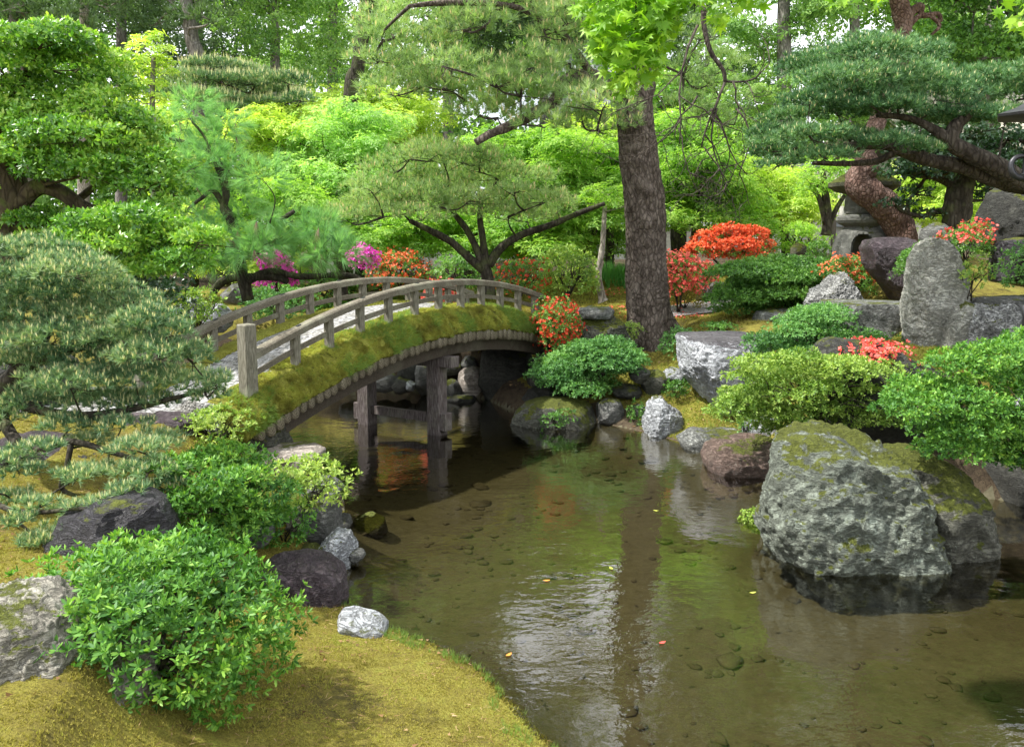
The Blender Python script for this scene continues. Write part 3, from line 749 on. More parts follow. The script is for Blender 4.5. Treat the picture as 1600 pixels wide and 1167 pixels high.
# ================================================================ THE BRIDGE
BA = np.array([-3.2, 10.2]); BD = np.array([3.68, 6.1]); BL = np.linalg.norm(BD); bd = BD / BL; bp = np.array([-bd[1], bd[0]])
BW = 1.65
def dz(t): return 2.11 - 2.1 * (t - .58) ** 2 * (1 if t < .58 else .99)
def bz(t, u, h=0.0):
    """point on the bridge: t along, u across (0 = near rail, BW = far rail), h above the deck"""
    p = BA + BD * t + bp * u; return np.array([p[0], p[1], dz(t) + h])
def tang(t):
    a = bz(t - .01, 0); b = bz(t + .01, 0); return nrm(b - a)
bro = bz(.5, BW / 2); bro[2] = 0
bridge = empty('arched_bridge', bro, 'low arched bridge with mossy edges, weathered wooden railings and a white gravel deck', 'bridge')
X3 = np.array([*bp, 0.])
def sweep(prof, t0, t1, n, name, mat, close=True, noise_=None, smooth=True, cap=True):
    """prof(t) -> list of (u, h); swept along the arch"""
    V = []; ts = np.linspace(t0, t1, n)
    for t in ts: V += [bz(t, u, h) for u, h in prof(t)]
    m_ = len(prof(t0)); k = m_ if close else m_ - 1
    F = [[i * m_ + j, (i + 1) * m_ + j, (i + 1) * m_ + (j + 1) % m_, i * m_ + (j + 1) % m_] for i in range(n - 1) for j in range(k)]
    if close and cap: F.append(list(range(m_))); F.append([(n - 1) * m_ + j for j in range(m_)][::-1])
    V = np.array(V)
    if noise_: V = noise_(V)
    return place(name, V, F, mat, bridge, smooth=smooth)
# side beams, three of them, under the logs
for u0 in (-.12, .72, 1.57):
    sweep(lambda t: [(u0, -.76 + .05 * 0), (u0 + .2, -.76), (u0 + .2, -.54), (u0, -.54)], -.06, 1.06, 60, 'beam', MATS['beam_wood'], smooth=False)
# cross logs whose cut ends show in a row under the moss
lr = np.random.default_rng(5); lmb = MB(); lmb.tube([(-1.13, 0, 0), (-1.12, 0, 0), (1.12, 0, 0), (1.13, 0, 0)], [.055, .072, .072, .055], 12, .25, 3)
logm = mesh_faces('deck_log', np.concatenate(lmb.V), lmb.F, MATS['log_wood'], True)
ang = math.atan2(bp[1], bp[0])
nl = 56
for i in range(nl):
    t = -.03 + (1.09) * i / (nl - 1); o = bpy.data.objects.new('deck_log', logm); COL.objects.link(o); o.parent = bridge
    p = bz(t, BW / 2 + lr.uniform(-.03, .03), -.47 + lr.uniform(-.008, .012)) - bro; o.location = p
    o.rotation_euler = (lr.uniform(-.25, .25), 0, ang + lr.uniform(-.012, .012)); s = lr.uniform(.93, 1.12); o.scale = (1, s * .9, s * 1.2)
# earth fill and moss: near and far shoulders, gravel strip between
def lump_(a, f=7, sd=0):
    def g(V):
        n_ = fbm(V * f + sd, 4); n2 = fbm(V * 25, 3)
        V = V.copy(); V[:, 2] += a * n_ + a * .3 * n2; V[:, :2] += (bp[None] * (-1)) * (a * .9 * fbm(V * f * .8 + 33, 3))[:, None]; return V
    return g
def shoulder_near(t):
    w = .1 * fbm(np.array([[t * 9, 1., 2.]]), 3)[0]
    return [(.34 + w, .008), (.26 + w, .025), (.15, .02), (.03, .01), (-.07, -.02), (-.15, -.07), (-.21, -.12), (-.26, -.2), (-.30, -.28), (-.325, -.35), (-.31, -.41), (-.2, -.40), (.34, -.2)]
sweep(shoulder_near, -.07, 1.07, 320, 'moss_edge', MATS['bank_moss'], noise_=lump_(.04))
def shoulder_far(t):
    w = .1 * fbm(np.array([[t * 9, 7., 2.]]), 3)[0]; return [(BW + .5 - (u), h) for u, h in [(.84 + w, .008), (.7, .05), (.5, .05), (.4, .02), (.3, -.1), (.22, -.2), (.17, -.33), (.2, -.41), (.84, -.2)]][::-1]
sweep(shoulder_far, -.07, 1.07, 160, 'moss_edge', MATS['bank_moss'], noise_=lump_(.03, sd=9))
sweep(lambda t: [(.12, .012), (.5, .03), (.9, .034), (1.2, .03), (BW - .1, .012), (BW - .1, -.36), (.12, -.36)], -.075, 1.08, 90, 'gravel_deck', MATS['gravel'], smooth=False)
# posts
pr_ = np.random.default_rng(8)
def post(t, u, h=.43, w=.052, name='post', sink=.1, mat='post_wood'):
    mb = MB(); mb.box((0, 0, (h - sink) / 2), (w * bd[0], w * bd[1], 0), (w * bp[0], w * bp[1], 0), (0, 0, (h + sink) / 2), .008)
    o = mb.put(name, MATS[mat]); o.parent = bridge; o.location = bz(t, u) - bro
    o.rotation_euler = (pr_.uniform(-.012, .012), pr_.uniform(-.012, .012), 0); return o
for k in range(1, 12):
    post(.09 * k, 0); post(.09 * k + .003, BW)
def railprof(h0, h1, w, u0, crownd=.0):
    return lambda t: [(u0 - w, h0), (u0 - w, h1 - .012), (u0 - w + .02, h1 + crownd * .7), (u0, h1 + crownd), (u0 + w - .02, h1 + crownd * .7), (u0 + w, h1 - .012), (u0 + w, h0)]
def rn(V): return V + .004 * np.stack([fbm(V * 6, 3), fbm(V * 6 + 9, 3), fbm(V * 6 + 19, 3)], 1)
for u0 in (0, BW):
    sweep(railprof(.385, .475, .078, u0, .012), -.012 if u0 == 0 else -.06, 1.02, 90, 'handrail', MATS['rail_wood'], noise_=rn, smooth=False)
    sweep(lambda t: [(u0 - .018, .155), (u0 - .018, .225), (u0 + .018, .225), (u0 + .018, .155)], -.012 if u0 == 0 else -.06, 1.02, 60, 'lower_rail', MATS['rail_wood'], noise_=rn, smooth=False)
def endpost(t, u):
    mb = MB(); w = .088; hh = .86
    mb.box((0, 0, hh / 2 - .1), (w * bd[0], w * bd[1], 0), (w * bp[0], w * bp[1], 0), (0, 0, hh / 2 + .1), .014)
    o = mb.put('end_post', MATS['post_wood']); o.parent = bridge; o.location = bz(t, u) - bro
for t_, u_ in ((-.022, 0), (-.07, BW)): endpost(t_, u_)
# small dark metal caps on the handrail
for t_ in (.09, .27, .45, .63, .81):
    for u_ in (0, BW):
        mb = MB(); c = bz(t_ + .01, u_, .492); mb.box(c, tang(t_) * .035, X3 * .02, (0, 0, .006)); mb.put('rail_clasp', MATS['bronze'], bridge)
# pier: two posts, cap, tie, sleeve
tp = .545
def bx(c, a, b, h0, h1, name, mat='pier_wood', bev=.01, off=0.0):
    mb = MB(); p = BA + BD * tp + bp * c + bd * off; mb.box((p[0], p[1], (h0 + h1) / 2), (bd[0] * a, bd[1] * a, 0), (bp[0] * b, bp[1] * b, 0), (0, 0, (h1 - h0) / 2), bev); mb.put(name, MATS[mat], bridge)
for u_ in (.08, 1.62): bx(u_, .125, .125, -.4, 1.30, 'pier_post')
bx(.85, .115, 1.16, 1.16, 1.345, 'cap_beam', off=0.0, bev=.012)
bx(.85, .05, .66, .20, .35, 'tie_beam', bev=.005)
bx(-.09, .10, .07, .08, .38, 'tie_end'); bx(1.79, .10, .07, .08, .38, 'tie_end')
# moss and grass growing over the edge
def blades(P, N, L, w, seed, k=3, sp=.5, droop=0.): return needles(P, N, k, L, w, seed, (.0, sp), shade=.6, fr=2.5, droop=droop)
r = np.random.default_rng(21); n = 26000
t_ = r.uniform(-.06, 1.06, n); q_ = r.random(n) ** .8; P = []; N = []
prof = np.array([(.26, .025), (.10, .02), (-.05, -.01), (-.15, -.07), (-.24, -.17), (-.30, -.28), (-.325, -.38)])
s_i = q_ * 6; i_ = np.minimum(s_i.astype(int), 5); f_ = s_i - i_; uu = prof[i_] * (1 - f_)[:, None] + prof[i_ + 1] * f_[:, None]
P = np.array([bz(a, b[0], b[1]) for a, b in zip(t_, uu)]); P = lump_(.04)(P); Nn = nrm(np.stack([-(bp[0]) * (.3 + q_), -(bp[1]) * (.3 + q_), 1.2 - q_ * .8], 1) + r.normal(size=(n, 3)) * .3)
cl_ = fbm(P * 8.5, 3) > -.12; P1, N1 = P[cl_], Nn[cl_]; vv, rr = needles(P1, N1, 9, .036, .0045, 3, (0, 1.3), shade=.85, fr=7)
leafobj('moss_tuft', [(vv, rr)], MATS['moss_blade'], bridge, kind='stuff', k=3)
sel = (fbm(P * 2.2, 2) > .12) | (r.random(n) < .05); leafobj('grass', [blades(P[sel][::3], Nn[sel][::3], .10, .003, 5, 5, .7, .2)], MATS['grass_blade'], bridge, kind='stuff', k=3)
n = 2500; t_ = r.uniform(-.06, 1.06, n); P = np.array([bz(a, BW - .2 + b, .03) for a, b in zip(t_, r.uniform(-.15, .3, n))])
leafobj('moss_tuft', [blades(P, np.tile([0, 0, 1.], (n, 1)), .04, .004, 13, 5, 1.2)], MATS['moss_blade'], bridge, kind='stuff', k=3)

# fuzz of moss and short grass on the near banks
def carpet(name, x0, x1, y0, y1, n, L, w, mat, cond, k=5, sp=1.2, seed=1):
    r = np.random.default_rng(seed); x = r.uniform(x0, x1, n); y = r.uniform(y0, y1, n); d = shore_d(x, y)
    m_ = (d > .02) & cond(x, y, d, r.random(n)); x, y = x[m_], y[m_]; P = np.stack([x, y, gheight(x, y)], 1)
    root = bpy.data.objects.new(name, None)
    Vv, rr = blades(P, np.tile([0, 0, 1.], (len(P), 1)) + r.normal(size=(len(P), 3)) * .15, L, w, seed, k, sp)
    F = np.arange(len(Vv)).reshape(-1, 3); o = place(name, Vv, F, MATS[mat], r=rr); tag(o, kind='stuff'); return o
fb = lambda x, y, s, o=0: fbm(np.stack([x * s, y * s, x * 0 + o], 1), 3)
carpet('moss', -2.4, 1.2, 3.2, 7, 60000, .016, .0032, 'gold_moss', lambda x, y, d, q: fb(x, y, 2.6) + q * .3 > -.05, 5, 1.3, 2)
carpet('moss', -6, -1.6, 5, 9.5, 26000, .025, .004, 'gold_moss', lambda x, y, d, q: (d > .05) & (fb(x, y, 2.2) + q * .3 > -.02), 5, 1.3, 3)
carpet('grass', -2.5, 1.2, 4.2, 7.2, 16000, .055, .0022, 'grass_blade', lambda x, y, d, q: (d < .1 + .35 * np.maximum(0, fb(x, y, 2.1))) & (fb(x, y, 5) > -.1), 4, .7, 4)
carpet('grass', -4, 1.2, 3.4, 10, 6000, .035, .0028, 'moss_blade', lambda x, y, d, q: fb(x, y, 2.2, 4) > .08, 5, 1.0, 5)
carpet('moss', 2.2, 4.2, 12.6, 15.5, 9000, .035, .006, 'moss_blade', lambda x, y, d, q: d > .1, 5, 1.2, 6)
carpet('grass', 2.2, 4.2, 12.6, 15.5, 1200, .08, .004, 'grass_blade', lambda x, y, d, q: fb(x, y, 2.4) > .05, 3, .6, 7)
carpet('moss', -1, 7, 15.5, 27, 24000, .05, .008, 'gold_moss', lambda x, y, d, q: (d > .8) & ~((x > 2.7) & (y > 18.3) & (y < 22) & (x > (y - 18.3) * .9 + 1.6)), 5, 1.2, 8)
carpet('moss', 5.5, 9, 10.4, 12.6, 9000, .04, .005, 'moss_blade', lambda x, y, d, q: d > .3, 5, 1.2, 9)

def litter(name, x0, x1, y0, y1, n, L, w, mat, cond, seed):
    r = np.random.default_rng(seed); x = r.uniform(x0, x1, n); y = r.uniform(y0, y1, n); d = shore_d(x, y); q = (d > .05) & cond(x, y); x, y = x[q], y[q]
    P = np.stack([x, y, gheight(x, y) + .02], 1); N = nrm(np.stack([r.normal(size=len(x)), r.normal(size=len(x)), r.normal(size=len(x)) * .12], 1))
    V, rr = needles(P, N, 1, L, w, seed, (0, .1)); o = place(name, V, np.arange(len(V)).reshape(-1, 3), MATS[mat], r=rr); tag(o, kind='stuff')
litter('fallen_needles', -6, 1, 3.4, 9.5, 9000, .06, .0022, 'litter', lambda x, y: fb(x, y, 1.1, 3) > -.15, 41)
litter('dead_leaves', -6, 1, 3.4, 9.5, 1100, .035, .011, 'litter', lambda x, y: fb(x, y, 1.6, 8) > .05, 42)
litter('fallen_petals', 2.4, 6.5, 18, 23, 900, .07, .03, 'coral_flower', lambda x, y: fb(x, y, 1.1, 8) > .05, 43)
litter('dead_leaves', -1, 7, 15.6, 24, 900, .07, .02, 'litter', lambda x, y: fb(x, y, 1.0, 5) > .0, 44)
litter('dead_leaves', 2.0, 4.4, 12.4, 15.6, 400, .05, .014, 'litter', lambda x, y: x > 0, 45)
# pebbles and darker stones on the pond bed
r = np.random.default_rng(31); V0, F0 = ico(1) if False else ICO[3]
bmV, bmF = ico(2); Vs = []; Fs = []; c = 0
for i in range(750):
    if i % 5 == 0 or i == 0: ccx, ccy = r.uniform(-1.9, 5.2), r.uniform(4.5, 14.8)
    x, y = r.normal(ccx, .3), r.normal(ccy, .35)
    if shore_d(np.array([x]), np.array([y]))[0] > -.12: continue
    s = .018 + .05 * r.random() ** 2.5 * (2.2 if r.random() < .12 else 1) * (.6 if x < 1 and y < 9 and r.random() < .6 else 1); q = bmV * np.array([s * r.uniform(.8, 1.6), s, s * .3]) * (1 + .45 * vn(bmV * 1.7 + i)[:, None]); a = r.random() * 6.28
    R2 = np.array([[cos(a), -sin(a), 0], [sin(a), cos(a), 0], [0, 0, 1]]); Vs.append(q @ R2.T + [x, y, gz(x, y) + s * .12]); Fs.append(bmF + c); c += len(bmV)
o = place('pebbles', np.concatenate(Vs), np.concatenate(Fs), MATS['pebble'], smooth=True); tag(o, kind='stuff')

# ================================================================ ROCKS
RK = []
def rk(poly, Y, th, mat, label, **kw): RK.append(rock(poly, Y, th, mat, label, seed=len(RK) * 3 + 1, **kw))
# right bank
rk([(1186,800),(1198,755),(1226,712),(1262,675),(1302,668),(1345,686),(1385,704),(1412,745),(1436,800),(1462,860),(1470,925),(1435,965),(1400,960),(1335,938),(1275,902),(1212,860)], 8.5, .95, 'big_rock', 'huge grey boulder with moss and lichen rising from the water at the right', sub=7, rough=.24, fine=.07, facets=7, fr=1.3)
rk([(1380,735),(1412,708),(1450,700),(1500,718),(1525,780),(1535,850),(1528,925),(1480,955),(1430,950),(1400,850)], 8.7, .75, 'mossy_rock', 'shadowed grooved rock joined to the right flank of the huge boulder', sub=6, rough=.22, fine=.05, fr=1.5)
rk([(1500,700),(1600,680),(1720,690),(1760,800),(1700,900),(1600,880),(1550,880),(1515,800)], 10.4, .8, 'shade_rock', 'dark rock in the shaded hollow at the right edge above the water', sub=5, rough=.14)
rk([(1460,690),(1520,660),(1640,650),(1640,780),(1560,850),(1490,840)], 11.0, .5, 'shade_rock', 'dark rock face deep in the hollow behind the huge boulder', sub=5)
rk([(1098,712),(1104,696),(1122,686),(1200,684),(1228,700),(1228,755),(1190,768),(1140,757),(1106,742)], 11.5, .65, 'brown_rock', 'flat reddish brown rock at the waterline left of the huge boulder', sub=6, facets=18, rough=.08)
rk([(1058,684),(1078,672),(1155,672),(1176,690),(1150,712),(1100,716),(1070,704)], 12.7, .45, 'slab_rock', 'low dark slab between the pale pointed rock and the brown rock', sub=5, facets=18)
rk([(1003,655),(1012,632),(1022,617),(1034,616),(1050,636),(1074,670),(1066,690),(1020,694),(1004,684)], 13.7, .42, 'pale_rock', 'pale pointed rock at the waterline below the pine', sub=6, rough=.12, fine=.08)
rk([(930,645),(934,630),(950,623),(968,626),(975,640),(972,664),(945,668),(932,662)], 14.5, .32, 'grey_rock', 'small rounded grey rock on the shore beside the flat mossy rock', sub=5)
rk([(786,662),(795,645),(820,632),(850,624),(900,624),(926,638),(934,665),(900,682),(850,682),(800,676)], 14.5, .7, 'mossy_rock', 'broad low rock with a mossy front edge in the water right of the bridge', sub=6, facets=16)
rk([(1067,532),(1080,519),(1130,515),(1180,517),(1191,530),(1186,570),(1165,610),(1150,645),(1128,648),(1100,622),(1076,585)], 13.8, .95, 'boulder_rock', 'white streaked boulder with a flat dark top right of the pine trunk', sub=7, facets=10, rough=.1, fine=.05, flat=W(1130, 526, 13.8)[2], box=.55)
rk([(893,500),(900,490),(955,490),(975,505),(990,530),(970,552),(930,555),(898,548)], 16.2, .5, 'mossy_rock', 'cracked mossy rock stack beside the far end of the bridge', sub=6, fine=.07)
rk([(890,486),(900,480),(955,480),(964,487),(958,498),(900,499)], 16.1, .42, 'slab_rock', 'flat stone slab capping the mossy rock stack', sub=5, facets=18)
for i, (e, m_, l_) in enumerate([((1000,586,16,14),'grey_rock','small grey stone under the roots of the pine'), ((1024,602,24,26),'mossy_rock','mossy grey stone leaning above the pale pointed rock'), ((1055,586,22,11),'pale_rock','small pale stone left of the streaked boulder'), ((982,612,28,12),'shade_rock','dark flat stone low on the bank under the pine'), ((1052,607,18,12),'grey_rock','grey stone among ferns at the foot of the streaked boulder'), ((1000,645,12,16),'shade_rock','dark stone wedged left of the pale pointed rock')]):
    rk(E(*e, seed=i), 14.9 - (.5 if i > 4 else 0), .3, m_, l_, sub=5)
rk([(1088,470),(1090,450),(1100,440),(1113,442),(1118,475)], 21.3, .25, 'shade_rock', 'narrow dark stone left of the dark standing stone under the red azaleas')
rk([(1100,478),(1104,450),(1118,440),(1138,441),(1148,455),(1150,478)], 21, .35, 'grey_rock', 'dark upright stone under the red azalea tree', flat=None)
rk([(1118,474),(1125,470),(1140,469),(1150,474),(1140,478),(1124,478)], 20.2, .3, 'slab_rock', 'flat dark stepping stone in front of the dark upright stone')
rk([(1176,505),(1185,488),(1215,483),(1245,484),(1258,500),(1250,520),(1190,522)], 16, .5, 'slab_rock', 'low dark flat rock under the spreading green azalea', sub=5, facets=18)
rk([(1255,495),(1268,470),(1275,455),(1290,448),(1300,434),(1312,430),(1325,440),(1345,465),(1345,500),(1270,508)], 14.4, .5, 'white_rock', 'white ridged peaked rock behind the flat grey slab', sub=7, rough=.16, fine=.10)
rk([(1284,490),(1296,466),(1320,461),(1400,462),(1424,470),(1422,518),(1395,535),(1330,530),(1292,520)], 13.2, .7, 'slab_rock', 'broad grey slab with a flat top beside the tall standing stone', sub=6, flat=W(1350, 472, 13.2)[2], facets=16, box=.6)
rk([(1342,382),(1352,370),(1400,369),(1432,373),(1442,395),(1440,470),(1402,474),(1380,445),(1352,412)], 14.9, .45, 'purple_rock', 'dark purple wedge-shaped stone leaning in front of the stone lantern', sub=6, rough=.08, flat=W(1390, 371, 14.9)[2], box=.65)
rk([(1418,600),(1419,520),(1424,440),(1430,400),(1442,382),(1456,374),(1474,380),(1490,405),(1500,440),(1499,500),(1486,570),(1476,620),(1440,625)], 12.0, .36, 'pillar_rock', 'tall pale standing stone right of the grey slab', sub=7, rough=.09, fine=.05, box=.55, facets=6, cut=(.85, .97))
rk([(1462,560),(1472,520),(1486,488),(1500,470),(1516,470),(1524,500),(1520,560),(1490,590),(1465,585)], 11.6, .35, 'pillar_rock', 'smooth pale leaning stone at the foot of the tall standing stone', sub=6, fine=.03)
rk([(1500,560),(1508,500),(1524,482),(1560,476),(1600,480),(1680,470),(1700,570),(1620,590),(1540,590)], 11.3, .55, 'white_rock', 'craggy white and grey rock under the mossy ledge at the right edge', sub=7, rough=.18, fine=.12)
rk([(1505,476),(1530,465),(1600,464),(1680,460),(1690,478),(1600,482),(1530,483)], 11.75, .5, 'grey_rock', 'long flat stone forming the lip of the mossy ledge', sub=5, facets=18)
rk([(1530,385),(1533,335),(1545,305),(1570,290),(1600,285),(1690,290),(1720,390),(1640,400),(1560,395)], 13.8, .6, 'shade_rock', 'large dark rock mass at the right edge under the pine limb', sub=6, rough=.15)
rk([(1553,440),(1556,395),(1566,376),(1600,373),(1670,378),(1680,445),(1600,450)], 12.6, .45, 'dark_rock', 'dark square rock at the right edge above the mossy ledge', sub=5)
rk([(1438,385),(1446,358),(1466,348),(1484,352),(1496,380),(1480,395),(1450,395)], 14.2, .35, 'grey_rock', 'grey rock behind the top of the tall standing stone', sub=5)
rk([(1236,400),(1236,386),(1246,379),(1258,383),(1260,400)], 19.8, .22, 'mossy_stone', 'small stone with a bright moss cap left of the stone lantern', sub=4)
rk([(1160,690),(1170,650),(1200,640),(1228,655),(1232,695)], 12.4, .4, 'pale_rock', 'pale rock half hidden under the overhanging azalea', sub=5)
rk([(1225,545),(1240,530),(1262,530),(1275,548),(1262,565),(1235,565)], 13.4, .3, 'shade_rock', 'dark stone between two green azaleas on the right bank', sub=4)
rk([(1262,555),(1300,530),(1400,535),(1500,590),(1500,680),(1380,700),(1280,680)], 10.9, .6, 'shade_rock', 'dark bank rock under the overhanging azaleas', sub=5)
# shore under the bridge
for i, (e, m_) in enumerate([((545,598,18,14),'grey_rock'), ((598,598,24,18),'grey_rock'), ((575,570,26,14),'shade_rock'), ((628,602,16,14),'shade_rock'), ((640,580,22,20),'shade_rock'), ((640,602,10,8),'pale_rock'), ((664,590,18,26),'grey_rock'), ((655,560,24,14),'grey_rock'), ((703,575,20,12),'mossy_rock'), ((735,598,20,30),'warm_rock'), ((735,568,14,12),'grey_rock'), ((708,606,16,14),'grey_rock'), ((720,624,26,8),'shade_rock'), ((690,545,30,12),'shade_rock')]):
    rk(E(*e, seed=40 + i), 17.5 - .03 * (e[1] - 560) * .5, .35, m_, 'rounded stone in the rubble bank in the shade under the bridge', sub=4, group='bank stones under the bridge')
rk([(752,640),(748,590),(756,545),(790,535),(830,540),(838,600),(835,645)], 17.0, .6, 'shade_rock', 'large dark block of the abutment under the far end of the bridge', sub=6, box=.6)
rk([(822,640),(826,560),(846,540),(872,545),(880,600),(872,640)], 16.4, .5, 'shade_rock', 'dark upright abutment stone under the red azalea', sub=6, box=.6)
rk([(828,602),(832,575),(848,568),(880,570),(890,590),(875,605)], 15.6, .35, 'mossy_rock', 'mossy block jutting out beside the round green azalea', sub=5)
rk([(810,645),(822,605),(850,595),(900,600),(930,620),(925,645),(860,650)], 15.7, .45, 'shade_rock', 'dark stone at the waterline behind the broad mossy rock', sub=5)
rk(E(556, 868, 14, 9, seed=1), 7.9, .12, 'grey_rock', 'small wet stone in the water right of the pale lumpy rock', sub=4)
rk(E(470, 815, 22, 16, seed=2), 8.3, .2, 'warm_rock', 'small pale stone under the trailing azalea on the left bank', sub=5)
rk(E(505, 765, 30, 18, seed=3), 9.2, .3, 'slab_rock', 'grey stone at the waterline under the pale green azalea', sub=5)
rk(E(400, 838, 26, 16, seed=4), 7.6, .25, 'grey_rock', 'grey stone between the leafy shrub and the dark purple rock', sub=5)
# garden rocks beyond the bridge on the left
for i, (e, Y, l_) in enumerate([((300,488,24,26),19.5,'pale grey rock beyond the bridge beside the pine'), ((355,430,28,18),23,'grey rock behind the hanging branch beyond the bridge'), ((340,500,20,24),18.5,'grey rock just beyond the near end of the far railing'), ((372,460,22,16),21,'small grey rock under the feathery tree')]):
    rk(E(*e, seed=70 + i), Y, .5, 'grey_rock' if i % 2 else 'pale_rock', l_, sub=5)
# left bank
rk([(-80,960),(0,940),(40,935),(72,950),(96,978),(128,1005),(150,1045),(200,1075),(215,1200),(-80,1230)], 4.15, .62, 'front_rock', 'large pale furrowed rock in the bottom left corner', sub=7, rough=.14, fine=.06)
rk([(84,890),(88,830),(108,792),(150,775),(200,772),(245,786),(268,830),(262,860),(200,880),(150,900),(100,905)], 6.25, .45, 'dark_rock', 'dark rock behind the bright azalea at the left', sub=6, rough=.13)
rk([(400,890),(425,872),(470,868),(510,876),(538,897),(548,922),(538,950),(512,972),(470,955),(425,925)], 7.15, .38, 'purple_rock', 'smooth dark purple rock at the water beside the bright azalea', sub=6, facets=16, rough=.07)
rk([(495,862),(505,845),(522,833),(543,836),(555,855),(553,880),(535,900),(508,898),(494,882)], 7.95, .3, 'pale_rock', 'pale lumpy rock at the waterline above the purple rock', sub=6, rough=.16, fine=.08)
rk([(458,868),(468,855),(490,852),(503,862),(500,882),(470,884)], 7.9, .2, 'mossy_rock', 'small mossy rock left of the pale lumpy rock', sub=5)
rk([(385,715),(402,702),(425,697),(490,697),(505,706),(503,722),(470,745),(400,740)], 9.9, .45, 'warm_rock', 'pale flat-topped rock at the near end of the bridge', sub=6, facets=18, flat=W(450, 701, 9.9)[2])
rk([(325,690),(340,658),(365,645),(400,642),(432,650),(452,670),(456,695),(440,708),(380,712)], 10.35, .45, 'mossy_rock', 'rounded mossy rock under the near end of the bridge', sub=6, fine=.06)
rk([(440,835),(455,795),(485,780),(515,782),(532,805),(536,845),(500,862),(460,858)], 8.45, .35, 'grey_rock', 'grey upright rock at the water below the leafy shrub', sub=5)
rk([(520,830),(530,805),(545,805),(552,825),(545,850),(528,850)], 9.1, .2, 'shade_rock', 'small dark rock at the waterline beside the sunken boulder', sub=4)
rk([(545,828),(556,810),(580,804),(600,812),(604,832),(590,850),(560,856)], 9.35, .28, 'mossy_rock', 'rounded boulder lying just under the water near the left bank', sub=5)
rk([(526,968),(532,957),(548,955),(590,970),(606,982),(608,1004),(590,1012),(555,996)], 6.42, .24, 'pale_rock', 'small pale angular stone where the moss meets the water', sub=5, facets=20)
rk([(170,672),(190,650),(270,645),(305,655),(300,680),(240,700),(185,695)], 9.5, .45, 'purple_rock', 'dark flat stepping rock beside the gravel path', sub=5, facets=18)
rk([(112,715),(125,700),(170,697),(205,708),(200,728),(150,738)], 8.6, .3, 'dark_rock', 'small dark rock under the lowest branches of the front pine', sub=5)
rk([(-70,730),(-30,690),(40,680),(100,688),(122,715),(100,742),(20,750)], 8.5, .5, 'purple_rock', 'low dark rock at the left edge behind the mossy ground', sub=5)
rk([(340,872),(350,848),(380,840),(405,850),(410,880),(380,890)], 7.7, .3, 'dark_rock', 'dark rock half hidden between the leafy shrub and the bright azalea', sub=5)
rk([(-60,600),(-30,540),(40,530),(110,560),(130,640),(60,670),(-40,660)], 10.2, .6, 'shade_rock', 'shaded rock behind the trunk side of the front pine', sub=5)

# ================================================================ SHRUBS
def top(P, B, k=.1): return P[:, 2] > B.c[2] + B.rad[2] * k
# foreground azalea, bottom left
shrub('bright green azalea with glossy pointed leaves in the bottom left foreground', [(-15,940),(8,900),(70,882),(135,876),(185,870),(240,866),(305,864),(362,888),(405,915),(434,945),(442,985),(434,1022),(412,1052),(365,1072),(290,1080),(215,1078),(160,1065),(95,1015),(35,975)], 4.75, .7, 'azalea_leaf', .049, 11, 3.3, lump=.36, up=.5, fr=3, w=.34, k=7, lf=3.5, hexa=True, deep=.45, cat='azalea', name='azalea_bush')
# leafy shrub behind it
shrub('open green shrub with a thin dark trunk between the front pine and the water', [(235,730),(260,705),(320,702),(370,712),(410,735),(425,790),(410,840),(350,850),(290,835),(250,790)], 7.0, .6, 'azalea_leaf', .05, 12, 1.5, hexa=True, sub=(22, 48, 20), lump=.3, fr=2, cat='shrub', bark='dark_bark', low=-.3)
shrub('pale green azalea reaching over the bank toward the water', [(420,735),(470,722),(530,728),(552,745),(530,775),(500,790),(440,790),(405,770)], 8.3, .45, 'yellow_azalea', .055, 13, 1.6, lump=.3, cat='azalea', name='azalea_bush')
shrub('small leafy azalea trailing over rocks above the purple rock', [(390,800),(430,785),(480,790),(500,810),(470,840),(430,850),(395,835)], 8.0, .35, 'azalea_leaf', .05, 14, 1.4, lump=.3, cat='azalea', name='azalea_bush')
shrub('low light green bush at the foot of the bridge end post', [(262,668),(300,648),(345,634),(385,642),(402,655),(385,680),(350,700),(290,705)], 9.6, .4, 'yellow_azalea', .05, 15, 1.6, lump=.3, name='azalea_bush', cat='azalea')
# right foreground
shrub('large bright green azalea overhanging the shaded hollow at the right edge', [(1395,650),(1410,605),(1450,580),(1510,565),(1570,548),(1640,540),(1740,560),(1760,680),(1700,720),(1610,728),(1540,712),(1490,718),(1470,700),(1420,690)], 8.7, .9, 'azalea_leaf', .052, 16, 1.9, sub=(34, 56, 24), lump=.3, fr=1.6, up=.45, cat='azalea', name='azalea_bush', ground=.9)
shrub('yellow green azalea with bare twisted stems spreading beside the huge boulder', [(1140,632),(1160,590),(1200,562),(1260,555),(1330,572),(1400,580),(1410,620),(1400,660),(1330,665),(1290,640),(1250,660),(1225,700),(1200,690),(1170,660)], 10.6, .7, 'yellow_azalea', .05, 17, 1.6, sub=(32, 44, 17), lump=.28, fr=1.6, cat='azalea', name='azalea_bush', stems=12, ground=.85)
shrub('coral flowering azalea in front of the tall standing stone', [(1285,575),(1290,548),(1320,542),(1370,538),(1412,545),(1420,575),(1390,590),(1330,592)], 10.9, .4, 'azalea_leaf', .045, 18, 1.2, flower='coral_flower', ff=1.3, fmask=lambda P, B: (P[:, 2] > B.c[2] - .08) & (vn(P * 4.2) > -.45), fL=.055, cat='azalea', name='azalea_bush')
shrub('green azalea on the bank between the streaked boulder and the grey slab', [(1180,540),(1200,512),(1240,492),(1290,482),(1325,500),(1340,530),(1320,560),(1260,560),(1215,555),(1190,560)], 12.9, .6, 'blue_azalea', .05, 19, 1.7, sub=(16, 40, 16), cat='azalea', name='azalea_bush')
